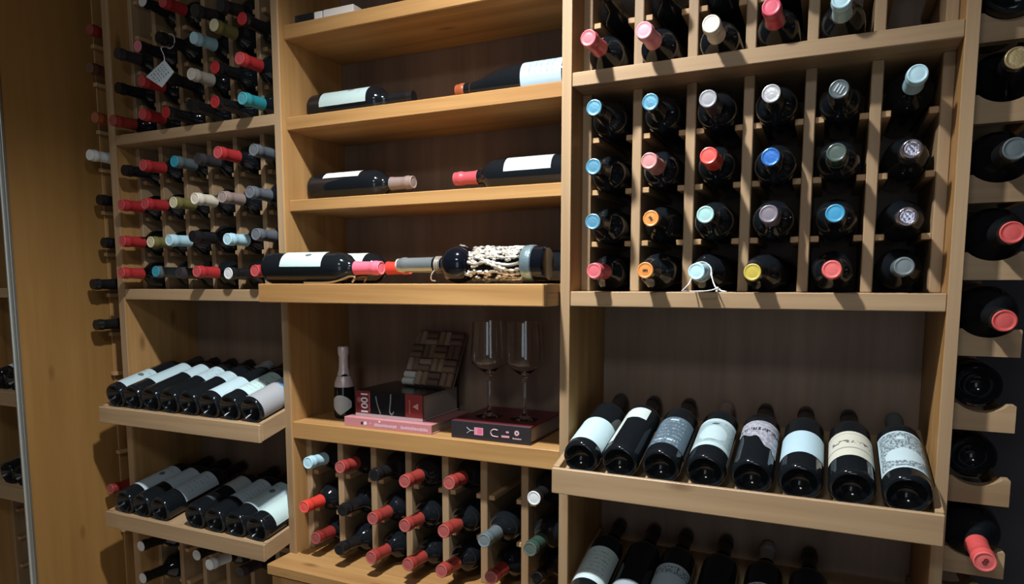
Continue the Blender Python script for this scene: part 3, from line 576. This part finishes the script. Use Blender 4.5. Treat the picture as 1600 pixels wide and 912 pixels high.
tray_bottles([-0.4180, -0.3360, -0.2620, -0.1750, -0.0880, -0.0050], -0.0715, 0.8185 + 0.0374, TL[2], [
    dict(label='bottle with pale label lit on one side', paper=[P(0.045, 0.158, 2.7, 'script', (0.52, 0.64, 0.64))]),
    dict(label='dark bottle with grey label edge', paper=[P(0.030, 0.066, 2.5, 'plain', GREYP)]),
    dict(label='bottle with ornamental frieze label', paper=[P(0.040, 0.140, 2.6, 'frieze', (0.40, 0.50, 0.56), (0.03, 0.04, 0.05))]),
    dict(label='dark bottle with black foil', paper=[P(0.030, 0.085, 2.5, 'plain', GREYP)]),
    dict(label='bottle with round-topped engraved label and grey foil', cap='grey', paper=[P(0.040, 0.128, 2.5, 'etched', (0.44, 0.48, 0.50), (0.06, 0.07, 0.09))]),
    dict(label='bottle with pale blue-grey label low down', paper=[P(0.030, 0.105, 2.6, 'plain', (0.36, 0.48, 0.58))]),
], 'lower right tray', 'bottles on the lower right tray')
tray_bottles([-2.36, -2.285, -2.205], -0.060, 1.1635 + 0.0298, TL[0], [dict(label='bottle with pale label', paper=[P(0.04, 0.15, 2.6, 'plain')])] * 3, 'upper tray of the neighbouring cabinet', 'bottles in the neighbouring cabinet')
tray_bottles([-2.36, -2.285, -2.205], -0.060, 0.8585 + 0.0303, TL[1], [dict(label='bottle with blue-white label', paper=[P(0.05, 0.17, 2.6, 'plain')])] * 3, 'lower tray of the neighbouring cabinet', 'bottles in the neighbouring cabinet')
for k in range(2):
    x = -2.579 + 0.015 + 0.0407 + 0.0965 * (2 + k)
    bottle((x, 0.28, 0.7345), (x, -0.02, 0.736), 'white', 'white', 'white capped bottle, neighbouring cabinet, below its lower tray, %s from left' % ORD[k], 'bottles in the neighbouring cabinet')

# ------------------------------------------------------------------ bottles lying along the centre shelves
def lying(base, tip, sleeve, top, label, T=BORD, roll=0.0, paper=(), n=40):
    return bottle(base, tip, sleeve, top, label, 'bottles on the centre shelves', T, n=n, roll=roll, paper=list(paper))
z2, z3, z4 = 1.904 + 0.037, 1.7045 + 0.037, 1.4985 + 0.037
lying((-1.212, 0.115, z2), (-0.912, 0.115, z2), 'black', 'black', 'dark bottle with mint-white label, neck right, on shelf below the top shelf', roll=0.55, paper=[P(0.044, 0.186, 2.3, 'blot', (0.46, 0.60, 0.58), (0.2, 0.26, 0.26))])
lying((-0.4945, 0.120, z2 + 0.002), (-0.7935, 0.120, z2 + 0.001), 'rust', 'coral', 'slope-shouldered bottle, red cap to the left, pale blue printed label', BURG, roll=-0.85, paper=[P(0.030, 0.125, 2.5, 'columns', (0.38, 0.54, 0.65))])
lying((-1.212, 0.108, z3), (-0.905, 0.108, z3), 'taupe', 'taupe', 'dark bottle with taupe foil, neck right, white label on top, middle shelf', roll=0.15, paper=[P(0.050, 0.160, 1.7, 'columns', (0.76, 0.72, 0.68))])
lying((-0.4950, 0.108, z3), (-0.798, 0.108, z3), 'crimson', 'crimson', 'dark bottle with pinkish red foil, neck left, pale label, middle shelf', roll=-0.55, paper=[P(0.048, 0.160, 1.9, 'plain', (0.40, 0.50, 0.52))])
lying((-1.226, -0.046, z4), (-0.903, -0.040, z4 - 0.002), 'hotpink', 'hotpink', 'large-labelled bottle with pink foil lying at left end of display shelf', dict(BORD, L=0.322, key='tall', body=[(r, z if z < 0.1 else z + 0.022) for r, z in BORD['body']], cap0=0.258), roll=0.62, paper=[P(0.062, 0.182, 1.75, 'blot', (0.48, 0.62, 0.58), (0.05, 0.07, 0.07))])
lying((-1.195, 0.062, z4), (-0.898, 0.062, z4), 'scarlet', 'scarlet', 'bottle with scarlet foil lying behind the pink-foiled one on display shelf', roll=0.35, paper=[P(0.060, 0.198 - 0.012, 2.2, 'plain', (0.55, 0.64, 0.62))])
lying((-0.500, 0.110, z4), (-0.800, 0.110, z4), 'black', 'black', 'plain dark bottle lying behind the ornate silver-covered bottle')
# silver tendrils of a small wire cradle under the pink-foiled bottle
bm = bmesh.new()
for y in (-0.070, -0.028):
    tube_bm(smooth_path([(-1.10, y, 1.5008), (-1.03, y, 1.5012), (-0.995, y, 1.507), (-0.972, y, 1.514), (-0.955, y, 1.513), (-0.962, y, 1.5012)]), 0.0022, 6, bm)
tube_bm([(-1.10, -0.070, 1.5008), (-1.10, -0.028, 1.5008)], 0.0022, 6, bm)
wc = thing('wire_cradle', 'small gold-toned wire cradle under the pink-foiled bottle on the display shelf', 'bottle stand', (-1.03, -0.05, 1.4985))
bmesh.ops.translate(bm, vec=-wc.location, verts=bm.verts)
link_mesh('wire', finish(bm, 'wire', plain('gilt_wire', (0.55, 0.42, 0.26), 0.3, 0.8), True), wc)
# ------------------------------------------------------------------ ornate bottle: built along +Z from base to neck, then laid on its side
silver = plain('pewter_relief', (0.66, 0.62, 0.53), 0.28, 0.75)
gx = axis_matrix((-0.502, -0.040, 1.4985 + 0.0405), (-0.868, -0.040, 1.4985 + 0.0405), 0.0)
G = thing('ornate_bottle', 'black bottle covered in silver vine and figure relief lying on the display shelf', 'wine bottle', None, None, gx)
navy = plain('navy_glaze', (0.003, 0.004, 0.007), 0.08)
link_mesh('glass_body', finish(lathe_bm([(0, 0.004), (0.022, 0.002), (0.031, 0), (0.0345, 0.004), (0.0345, 0.026), (0.030, 0.030), (0.029, 0.165), (0.022, 0.175), (0.0155, 0.250), (0.0140, 0.300), (0.0135, 0.350), (0, 0.351)], 40), 'glass_body', navy, True), G)
link_mesh('ball_collar', finish(lathe_bm([(0.012, 0.168), (0.022, 0.170), (0.0320, 0.178), (0.0385, 0.191), (0.0400, 0.203), (0.0385, 0.215), (0.0320, 0.228), (0.022, 0.236), (0.013, 0.238)], 40), 'ball_collar', navy, True), G)
bm = bmesh.new()
for q in range(3):
    for k in range(9 - 2 * q):
        a = 0.55 + (k - 4 + q) * 0.16; zz = 0.193 + 0.007 * q + random.uniform(-.001, .001)
        m = Matrix.Translation((0.0404 * math.cos(a) * math.sqrt(max(0.2, 1 - ((zz - 0.203) / 0.04) ** 2)), 0.0404 * math.sin(a) * math.sqrt(max(0.2, 1 - ((zz - 0.203) / 0.04) ** 2)), zz))
        bmesh.ops.create_icosphere(bm, subdivisions=1, radius=0.0024, matrix=m)
o = link_mesh('bead_crown', finish(bm, 'bead_crown', silver, True), G); o['kind'] = 'stuff'
a_, b_ = finish(lathe_bm([(0.0170, 0.262), (0.0165, 0.270), (0.0158, 0.330), (0.0172, 0.334), (0.0172, 0.342), (0.0160, 0.345), (0.0150, 0.352)], 28), 'capsule', plain('pearl_capsule', (0.40, 0.46, 0.48), 0.18, 0.75), True), finish(lathe_bm([(0.0150, 0.352), (0.0142, 0.356), (0.009, 0.3575), (0, 0.3575)], 28), 'capsule_top', cap_mat('cream'), True)
link_mesh('capsule', a_, G); link_mesh('capsule_top', b_, G)
bm = bmesh.new()
for z in (0.246, 0.251, 0.256): lathe_bm([(0.0158, z - 0.0022), (0.0185, z), (0.0158, z + 0.0022)], 24, bm)
tube_bm(smooth_path([(-0.012, -0.013, 0.256), (-0.022, -0.016, 0.262), (-0.032, -0.012, 0.264), (-0.0345, -0.006, 0.258)]), 0.0016, 6, bm)
link_mesh('wire_ring', finish(bm, 'wire_ring', silver, True), G)
link_mesh('base_band', finish(lathe_bm([(0.0350, 0.026), (0.0372, 0.028), (0.0375, 0.036), (0.0365, 0.046), (0.0350, 0.049), (0.030, 0.049)], 40), 'base_band', plain('blue_silver_band', (0.30, 0.42, 0.46), 0.25, 0.7, bump=0.4, bscale=160), True), G)
# grapes and vines, too small and tangled to pick apart
bm = bmesh.new(); R0 = 0.0300
def cyl(a, z, r=R0): return Vector((r * math.cos(a), r * math.sin(a), z))
rnd = random.Random(3)
for k in range(17):
    a = k * 2 * math.pi / 17 + rnd.uniform(-.12, .12); pts = []
    for j in range(7):
        a += rnd.uniform(-.20, .20); pts.append(cyl(a, 0.050 + j * 0.0192, R0 + 0.0012 + rnd.uniform(0, .003)))
    tube_bm(smooth_path(pts, 3), [0.0036 + 0.0014 * math.sin(3 * i_ + k) for i_ in range(19)], 6, bm)
for k in range(120):
    ca, cz = rnd.uniform(0, 2 * math.pi), rnd.uniform(0.056, 0.170)
    for j in range(3):
        m = Matrix.Translation(cyl(ca + rnd.uniform(-.14, .14), cz + rnd.uniform(-.006, .006), R0 + 0.002)) @ Matrix.Scale(rnd.uniform(0.6, 1.35), 4) @ Matrix.Diagonal((1, 1, rnd.uniform(0.8, 2.0), 1))
        bmesh.ops.create_icosphere(bm, subdivisions=1, radius=0.0040, matrix=m)
o = link_mesh('vine_relief', finish(bm, 'vine_relief', silver, True), G); o['kind'] = 'stuff'
# the reclining relief figure: one skinned surface, on the side turned to the room
def skin_figure(name, joints, edges, parent, mat):
    me = bpy.data.meshes.new(name); me.from_pydata([j[0] for j in joints], edges, [])
    o = bpy.data.objects.new(name, me); C.objects.link(o)
    mod = o.modifiers.new('skin', 'SKIN'); sk = me.skin_vertices[0].data
    for i, j in enumerate(joints): sk[i].radius = (j[1], j[1])
    sk[0].use_root = True
    o.modifiers.new('sub', 'SUBSURF').levels = 2
    dg = bpy.context.evaluated_depsgraph_get(); m2 = bpy.data.meshes.new_from_object(o.evaluated_get(dg)); bpy.data.objects.remove(o)
    m2.name = name; m2.materials.clear(); m2.materials.append(mat)
    for p in m2.polygons: p.use_smooth = True
    return link_mesh(name, m2, parent)
def onb(t, z, lift=0.004):        # t: angle away from the camera-facing side
    return tuple(cyl(math.radians(90) + t, z, R0 + 0.0035 + lift))
for sgn, dz, dt in ((1, 0.0, 0.25), (1, -0.004, 1.15)):
    J = [(onb(dt + 0.10, 0.112 + dz), .0048), (onb(dt + 0.05, 0.124 + dz), .0042), (onb(dt, 0.136 + dz), .0052), (onb(dt - 0.02, 0.1435 + dz), .0022), (onb(dt - 0.05, 0.151 + dz, .005), .0048),
         (onb(dt + 0.28, 0.135 + dz), .0022), (onb(dt + 0.42, 0.146 + dz), .0018), (onb(dt - 0.22, 0.134 + dz), .0022), (onb(dt - 0.35, 0.122 + dz), .0018),
         (onb(dt + 0.18, 0.098 + dz), .0036), (onb(dt - 0.18, 0.085 + dz, .007), .0028), (onb(dt + 0.10, 0.067 + dz), .0018), (onb(dt + 0.30, 0.096 + dz), .0034), (onb(dt + 0.36, 0.078 + dz), .0027), (onb(dt + 0.38, 0.060 + dz), .0018)]
    skin_figure('relief_figure', J, [(0, 1), (1, 2), (2, 3), (3, 4), (2, 5), (5, 6), (2, 7), (7, 8), (0, 9), (9, 10), (10, 11), (0, 12), (12, 13), (13, 14)], G, silver)

# ------------------------------------------------------------------ small sparkling-wine bottle
sh = 1.1495
zp = [(0, 0.010), (0.011, 0.009), (0.020, 0.001), (0.024, 0), (0.0268, 0.004), (0.0272, 0.010), (0.0272, 0.062), (0.0262, 0.078), (0.0215, 0.098), (0.0150, 0.116), (0.0118, 0.132), (0.0112, 0.165), (0.0125, 0.170), (0.0125, 0.178), (0.010, 0.180), (0, 0.181)]
Q = thing('sparkling_wine_bottle', 'small standing sparkling wine bottle with silver-pink foil beside the books', 'wine bottle', (-1.133, 0.105, sh))
Q.rotation_euler = (0, 0, math.radians(-75))
link_mesh('glass_body', finish(lathe_bm(zp, 32), 'glass_body', glass_dark, True), Q)
foil = plain('pink_silver_foil', (0.66, 0.56, 0.56), 0.32, 0.2, bump=0.6, bscale=180)
bm = lathe_bm([(0.0172, 0.112), (0.0158, 0.118), (0.0128, 0.131), (0.0122, 0.146), (0.0120, 0.160), (0.0140, 0.166), (0.0146, 0.172), (0.0143, 0.184), (0.0125, 0.1865), (0, 0.1875)], 32)
for v in bm.verts:
    if v.co.z < 0.113: v.co.z += 0.004 * math.sin(3 * math.atan2(v.co.y, v.co.x))
link_mesh('foil', finish(bm, 'foil', foil, True), Q)
bm = lathe_bm([(0.0255, 0.082), (0.0245, 0.092), (0.0208, 0.102), (0.0180, 0.110)], 32); link_mesh('neck_band', finish(bm, 'neck_band', foil, True), Q)
# shield-shaped label
lm = label_mesh(0.0272, 0.010, 0.062, 2.2, label_mat('plain', (0.56, 0.62, 0.64)), bot=lambda u: 0.040 * abs(u - 0.5), top=lambda u: -0.018 * (2 * abs(u - 0.5)) ** 2)
link_mesh('paper_label', lm, Q)

# ------------------------------------------------------------------ books
def book_pages(col=(0.42, 0.38, 0.33)):
    m, nt, b = new_mat('book_pages'); N, L = nt.nodes, nt.links
    tc = N.new('ShaderNodeTexCoord'); mp = N.new('ShaderNodeMapping'); mp.inputs['Scale'].default_value = (2, 2, 900); n = N.new('ShaderNodeTexNoise'); n.inputs['Scale'].default_value = 1
    r = N.new('ShaderNodeValToRGB'); r.color_ramp.elements[0].color = (*[c * 0.75 for c in col], 1); r.color_ramp.elements[1].color = (*col, 1)
    L.new(tc.outputs['Object'], mp.inputs[0]); L.new(mp.outputs[0], n.inputs[0]); L.new(n.outputs['Fac'], r.inputs[0]); L.new(r.outputs[0], b.inputs['Base Color']); b.inputs['Roughness'].default_value = 0.8
    return m
pages_m = book_pages()
def flat_book(name, label, x0, x1, y0, y1, z0, z1, spine_m, cover_m, rot=0.0, cov=0.003, low_m=None):
    """a book lying flat, spine to the room (-Y); local origin at the middle of the spine's foot"""
    w, d, h = x1 - x0, y1 - y0, z1 - z0
    r = thing(name, label, 'book', ((x0 + x1) / 2, y0, z0)); r.rotation_euler = (0, 0, rot)
    def lb(n, dims, m, par=r, bev=0.0008):
        bm = bmesh.new(); add_box(bm, *dims, bev); return link_mesh(n, finish(bm, n, m), par)
    lb('cover', (-w / 2, w / 2, 0.002, d, h - cov, h), cover_m); lb('cover', (-w / 2, w / 2, 0.002, d, 0, cov), low_m or cover_m)
    lb('page_block', (-w / 2 + 0.003, w / 2 - 0.003, 0.002, d - 0.004, cov, h - cov), pages_m)
    sp = lb('spine', (-w / 2, w / 2, -0.0015, 0.002, 0, h), spine_m)
    return r, sp, lb
maroon = plain('maroon_cover', (0.17, 0.022, 0.028), 0.4); brick = plain('brick_red_cover', (0.26, 0.035, 0.035), 0.4)
blackc = plain('black_cover', (0.012, 0.013, 0.015), 0.22); rosec = plain('dusty_rose_cover', (0.48, 0.20, 0.21), 0.42); greyp = plain('pale_card', (0.50, 0.40, 0.40), 0.5)
r2, s2, lb2 = flat_book('book', 'flat dusty-rose book with pale title under the thick wine book', -1.066, -0.815, 0.020, 0.205, sh, sh + 0.023, rosec, rosec, 0.0)
for (cx, cz, rr, m) in ((-0.072, 0.0110, 0.0035, black_ink), (-0.062, 0.0112, 0.0042, white_ink), (-0.047, 0.0112, 0.0028, pink_ink), (-0.020, 0.0185, 0.0026, white_ink)):
    bm = lathe_bm([(0, 0), (rr, 0), (rr, 0.0005), (0, 0.0005)], 14); bmesh.ops.rotate(bm, matrix=Matrix.Rotation(math.radians(90), 3, 'X'), verts=bm.verts); bmesh.ops.translate(bm, vec=(cx, -0.0016, cz), verts=bm.verts)
    link_mesh('printed_dot', finish(bm, 'printed_dot', m), s2)
bm = bmesh.new(); rn = random.Random(5); x = -0.035
while x < 0.112:                                     # blurred title: short upright strokes, broken into two words
    w = rn.uniform(0.0028, 0.0052)
    if not (0.030 < x < 0.036): add_box(bm, x, x + w, -0.0020, -0.0015, 0.0062 - rn.uniform(0, .0006), 0.0118 + rn.uniform(0, .0016), 0)
    x += w + 0.0012
o = link_mesh('title_print', finish(bm, 'title_print', plain('pale_pink_ink', (0.62, 0.40, 0.46), 0.5)), s2); o['kind'] = 'stuff'
zb = sh + 0.0235
r1, s1, lb1 = flat_book('book', 'thick dark wine book with red spine ends and large white 1001', -1.047, -0.852, 0.042, 0.215, zb, zb + 0.064, blackc, blackc, 0.0, low_m=greyp)
lb1('spine_band', (-0.0977, -0.0525, -0.0022, -0.0012, 0.0075, 0.0635), maroon, s1, 0); lb1('spine_band', (0.0490, 0.0977, -0.0022, -0.0012, 0.0075, 0.0635), brick, s1, 0)
lb1('spine_foot', (-0.0977, 0.0977, -0.0024, -0.0012, 0.0, 0.0072), greyp, s1, 0)
def spine_text(body, size, x, z, rot, m, par, sx=1.0):
    me = text_mesh('spine_lettering', body, size, m); e = link_mesh('spine_lettering', me, par)
    e.location = (x, -0.0026, z); e.rotation_mode = 'XYZ'
    e.matrix_local = Matrix.Translation((x, -0.0025, z)) @ Matrix.Rotation(math.radians(90), 4, 'X') @ Matrix.Rotation(rot, 4, 'Z') @ Matrix.Diagonal((sx, 1, 1, 1)); return e
spine_text('1001', 0.028, -0.0690, 0.0335, math.radians(90), plain('bold_white_ink', (0.85, 0.80, 0.82), 0.5), s1, 1.02).data.materials[0]
bm = bmesh.new(); rn = random.Random(9); z = 0.014
while z < 0.056:
    h = rn.uniform(0.0018, 0.0034); add_box(bm, -0.0570, -0.0545 + rn.uniform(0, 0.001), -0.0026, -0.0022, z, z + h, 0); z += h + 0.0012
z = 0.016
while z < 0.050:
    h = rn.uniform(0.0012, 0.0026); add_box(bm, 0.0600, 0.0632, -0.0026, -0.0022, z, z + h, 0); z += h + 0.0008
o = link_mesh('small_print', finish(bm, 'small_print', plain('rose_ink', (0.55, 0.20, 0.20), 0.5)), s1); o['kind'] = 'stuff'
bm = bmesh.new()                                     # triangle emblem on the right block
vs = [bm.verts.new(p) for p in ((0.0700, -0.0026, 0.0345), (0.0860, -0.0026, 0.0270), (0.0860, -0.0026, 0.0430))]; bm.faces.new(vs)
link_mesh('triangle_emblem', finish(bm, 'triangle_emblem', plain('salmon_ink', (0.68, 0.34, 0.33), 0.5)), s1)
bm = lathe_bm([(0, 0), (0.0068, 0), (0.0068, 0.0004), (0, 0.0004)], 16); bmesh.ops.rotate(bm, matrix=Matrix.Rotation(math.radians(90), 3, 'X'), verts=bm.verts); bmesh.ops.translate(bm, vec=(-0.0855, -0.0022, 0.040), verts=bm.verts)
link_mesh('round_emblem', finish(bm, 'round_emblem', plain('muted_rose_ink', (0.36, 0.12, 0.12), 0.5)), s1)
bm = bmesh.new()                                     # outline of a glass printed on the black block
tube_bm(smooth_path([(-0.036, -0.0016, 0.052), (-0.034, -0.0016, 0.040), (-0.030, -0.0016, 0.026), (-0.023, -0.0016, 0.009)]), 0.0016, 6, bm)
tube_bm(smooth_path([(0.008, -0.0016, 0.060), (0.0065, -0.0016, 0.040), (0.004, -0.0016, 0.0175), (0.010, -0.0016, 0.010), (0.016, -0.0016, 0.0175)]), 0.0018, 6, bm)
link_mesh('printed_glass', finish(bm, 'printed_glass', plain('grey_green_ink', (0.22, 0.26, 0.25), 0.4), True), s1)
r3, s3, lb3 = flat_book('book', 'wide flat black and maroon boxed book under the two wine glasses', -0.762, -0.565, 0.020, 0.212, sh, sh + 0.040, plain('charcoal_cover', (0.022, 0.020, 0.024), 0.4), plain('dark_maroon_cover', (0.12, 0.018, 0.024), 0.35), 0.0, 0.004)
bm = bmesh.new()
tube_bm(smooth_path([(-0.058, -0.0018, 0.027), (-0.052, -0.0018, 0.022), (-0.046, -0.0018, 0.0205), (-0.040, -0.0018, 0.0205)]), 0.0009, 6, bm); tube_bm(smooth_path([(-0.058, -0.0018, 0.0135), (-0.052, -0.0018, 0.0175), (-0.046, -0.0018, 0.0205)]), 0.0009, 6, bm)
link_mesh('printed_decanter', finish(bm, 'printed_decanter', plain('silver_ink', (0.42, 0.42, 0.42), 0.4), True), s3)
pk = plain('bright_pink_ink', (0.62, 0.14, 0.24), 0.5); lp = plain('pale_rose_ink', (0.62, 0.42, 0.45), 0.5)
bm = bmesh.new()
add_box(bm, -0.039, -0.0165, -0.0020, -0.0015, 0.0115, 0.0135, 0); add_box(bm, -0.039, -0.0165, -0.0020, -0.0015, 0.0265, 0.0285, 0); add_box(bm, -0.039, -0.031, -0.0020, -0.0015, 0.0135, 0.0265, 0); add_box(bm, -0.019, -0.0165, -0.0020, -0.0015, 0.0135, 0.0265, 0)
link_mesh('pink_frame', finish(bm, 'pink_frame', plain('frame_pink_ink', (0.66, 0.26, 0.34), 0.5)), s3)
bm = bmesh.new(); add_box(bm, -0.031, -0.019, -0.0019, -0.0015, 0.0135, 0.0265, 0); link_mesh('pink_square', finish(bm, 'pink_square', pk), s3)
bm = bmesh.new()
tube_bm(smooth_path([(0.020, -0.0018, 0.027), (0.010, -0.0018, 0.028), (0.004, -0.0018, 0.024), (0.003, -0.0018, 0.019), (0.006, -0.0018, 0.014), (0.012, -0.0018, 0.0125), (0.021, -0.0018, 0.012)]), 0.0013, 6, bm)
link_mesh('printed_loop', finish(bm, 'printed_loop', lp, True), s3)
bm = bmesh.new(); add_box(bm, 0.029, 0.048, -0.0020, -0.0015, 0.012, 0.0165, 0); add_box(bm, 0.040, 0.047, -0.0020, -0.0015, 0.0225, 0.0265, 0); link_mesh('pink_bars', finish(bm, 'pink_bars', plain('rose_bar_ink', (0.62, 0.30, 0.36), 0.5)), s3)
bm = lathe_bm([(0.0022, 0), (0.0060, 0), (0.0060, 0.0005), (0.0022, 0.0005)], 8); bmesh.ops.rotate(bm, matrix=Matrix.Rotation(math.radians(90), 3, 'X'), verts=bm.verts); bmesh.ops.translate(bm, vec=(0.066, -0.0016, 0.0245), verts=bm.verts)
rn = random.Random(2); x = 0.056
while x < 0.076:
    w = rn.uniform(0.0014, 0.003); add_box(bm, x, x + w, -0.0020, -0.0015, 0.0105, 0.0125 + rn.uniform(0, .0012), 0); x += w + 0.0007
link_mesh('round_emblem', finish(bm, 'round_emblem', lp), s3)
zs1 = 2.120
wb = thing('book', 'thin black and white book lying at left on the top centre shelf', 'book', (-1.11, 0.035, zs1))
for nm, dims, m in (('spine', (-0.088, -0.028, 0, 0.15, 0, 0.024), blackc), ('white_cover', (-0.0275, -0.004, 0, 0.15, 0, 0.023), plain('white_card', (0.72, 0.68, 0.64), 0.5)), ('white_cover', (-0.0005, 0.088, 0, 0.15, 0, 0.0235), plain('cream_card', (0.66, 0.62, 0.57), 0.5)), ('crease', (-0.004, -0.0005, 0.001, 0.15, 0, 0.022), grey_ink)):
    bm = bmesh.new(); add_box(bm, *dims, 0.001); link_mesh(nm, finish(bm, nm, m), wb)

# ------------------------------------------------------------------ cork mat: four by four squares of paired corks, leaning on the back
KM = thing('cork_mat', 'square mat of paired wine corks leaning behind the thick wine book', 'trivet', (-0.904, 0.140, zb + 0.0685))
KM.rotation_euler = (math.radians(-29), 0, math.radians(-3))
kb = 0.0372; rc = 0.0090
ck = [plain('cork_tone_%d' % i, c, 0.85, bump=0.5, bscale=300) for i, c in enumerate(((0.20, 0.135, 0.085), (0.15, 0.095, 0.062), (0.27, 0.20, 0.14), (0.11, 0.066, 0.046)))]
ck_lit = plain('cork_painted_lit', (0.52, 0.53, 0.50), 0.8)  # light falling on the lower-left corks, painted as a whiter colour
_ck = {}
def cork(mat):
    if mat.name not in _ck: _ck[mat.name] = finish(lathe_bm([(0, -0.0175), (rc - 0.001, -0.0175), (rc, -0.017), (rc, 0.017), (rc - 0.001, 0.0175), (0, 0.0175)], 14), 'cork', mat, True)
    return _ck[mat.name]
rn = random.Random(12)
for r in range(4):
    for c in range(4):
        for s in (-1, 1):
            vert = (r + c) % 2 == 1                     # rows counted from the bottom
            m = ck_lit if (r, c) == (0, 0) else rn.choice(ck)
            o = link_mesh('cork', cork(m), KM)
            cx, cz = (c - 1.5) * kb, (r + 0.5) * kb
            if vert: o.location = (cx + s * 0.0093, rn.uniform(-.0008, .0008), cz)
            else: o.location = (cx, rn.uniform(-.0008, .0008), cz + s * 0.0093); o.rotation_euler = (0, math.radians(90), 0)
bm = bmesh.new(); add_box(bm, -2 * kb, 2 * kb, rc, rc + 0.004, 0, 4 * kb, 0.001); link_mesh('backing', finish(bm, 'backing', ck[3]), KM)

# ------------------------------------------------------------------ wine glasses
gm, gnt, gb = new_mat('clear_glass'); gb.inputs['Base Color'].default_value = (1, 1, 1, 1); gb.inputs['Roughness'].default_value = 0.0; gb.inputs['IOR'].default_value = 1.5; gb.inputs['Transmission Weight'].default_value = 1.0
def wine_glass(x, y, z, label):
    r = thing('wine_glass', label, 'wine glass', (x, y, z), 'wine glasses on the boxed book')
    outer = [(0.0315, 0.0), (0.0325, 0.0010), (0.0300, 0.0022), (0.012, 0.0050), (0.0052, 0.0120), (0.0040, 0.030), (0.0038, 0.080), (0.0046, 0.094), (0.0120, 0.103), (0.0300, 0.1165), (0.0408, 0.1265), (0.0428, 0.1315), (0.0418, 0.165), (0.0395, 0.200), (0.0380, 0.222)]
    inner = [(0.0372, 0.222), (0.0386, 0.200), (0.0409, 0.165), (0.0419, 0.1322), (0.0400, 0.1276), (0.0295, 0.1180), (0.0115, 0.1052), (0.0, 0.1025)]
    bowl = lathe_bm([(0.0, 0.0)] + outer + inner, 48)
    link_mesh('bowl_and_stem', finish(bowl, 'bowl_and_stem', gm, True), r)
    return r
wine_glass(-0.7050, 0.098, sh + 0.0402, 'empty stemmed wine glass on the boxed book, the one nearer the cork mat')
wine_glass(-0.6150, 0.098, sh + 0.0402, 'empty stemmed wine glass on the boxed book, the one nearer the right cabinet')

# ------------------------------------------------------------------ price tag and loose string
TG = thing('price_tag', 'white printed tag hung by string from a black-foiled neck, upper left lattice', 'tag', (-1.556, -0.060, 2.030))
bm = bmesh.new()
cs = [(0.018, 0.029), (-0.053, -0.003), (0.004, -0.036), (0.050, -0.004)]
vs = [bm.verts.new((x, -0.0006, z)) for x, z in cs]; f = bm.faces.new(vs); r_ = bmesh.ops.extrude_face_region(bm, geom=[f]); bmesh.ops.translate(bm, vec=(0, 0.0012, 0), verts=[v for v in r_['geom'] if isinstance(v, bmesh.types.BMVert)])
card = link_mesh('card', finish(bm, 'card', plain('tag_card', (0.52, 0.60, 0.64), 0.6)), TG)
bm = bmesh.new(); rn = random.Random(4)
d1 = (Vector((cs[1][0], 0, cs[1][1])) - Vector((cs[0][0], 0, cs[0][1]))); d2 = (Vector((cs[3][0], 0, cs[3][1])) - Vector((cs[0][0], 0, cs[0][1]))); o0 = Vector((cs[0][0], 0, cs[0][1]))
for k in range(6):
    for j in range(4):
        a = 0.16 + 0.12 * k; b = 0.15 + 0.19 * j + rn.uniform(-.02, .02)
        p = o0 + d1 * a + d2 * b; q = p + d2 * rn.uniform(0.06, 0.13); w = d1 * 0.045
        bm.faces.new([bm.verts.new((v.x, -0.0009, v.z)) for v in (p, q, q + w, p + w)])
o = link_mesh('tag_print', finish(bm, 'tag_print', grey_ink), card); o['kind'] = 'stuff'
bm = bmesh.new(); nk = Vector(lu[(2, 2)][0].matrix_world.translation) - Vector(TG.location)
tipv = lu[(2, 2)][0].matrix_world @ Vector((0, 0, 0.268)) - Vector(TG.location)
ring = [(tipv.x + 0.0182 * math.cos(t), tipv.y, tipv.z + 0.0182 * math.sin(t)) for t in [k * math.pi / 8 for k in range(17)]]
tube_bm(ring, 0.0011, 6, bm); tube_bm(smooth_path([(tipv.x + 0.006, tipv.y - 0.002, tipv.z - 0.0175), (0.024, -0.012, 0.055), (0.019, -0.002, 0.040), (0.018, 0, 0.028)]), 0.0011, 6, bm)
link_mesh('string', finish(bm, 'string', string_m, True), TG)
ST = thing('loose_string', 'white string looped round the pale blue foil above the right lattice shelf', 'string', (-0.200, -0.030, 1.4833))
tp = rl[(3, 2)][0].matrix_world @ Vector((0, 0, 0.262)); lx, ly, lz = (tp - Vector(ST.location))
bm = bmesh.new()
tube_bm([(lx + 0.0185 * math.cos(t), ly + 0.003 * math.sin(2 * t), lz + 0.0185 * math.sin(t)) for t in [k * math.pi / 8 for k in range(17)]], 0.0012, 6, bm)
tube_bm(smooth_path([(lx + 0.0185, ly, lz), (lx + 0.022, ly - 0.008, lz - 0.014), (0.020, 0.0, 0.0085), (0.027, 0.002, 0.004), (0.036, 0.004, 0.0016), (0.038, -0.001, 0.0015), (0.031, -0.003, 0.0018), (0.026, 0.0, 0.006)]), 0.0012, 6, bm)
tube_bm(smooth_path([(0.022, 0.001, 0.007), (0.008, 0.003, 0.003), (-0.012, 0.005, 0.0016), (-0.040, 0.010, 0.0014)]), 0.0012, 6, bm)
tube_bm(smooth_path([(lx - 0.016, ly - 0.002, lz - 0.010), (-0.030, 0.004, 0.014), (-0.042, 0.008, 0.002)]), 0.0012, 6, bm)
for p in ((0.023, 0.0, 0.0075), (0.022, 0.0005, 0.0025)): bmesh.ops.create_icosphere(bm, subdivisions=1, radius=0.0027, matrix=Matrix.Translation(p))
link_mesh('string', finish(bm, 'string', string_m, True), ST)
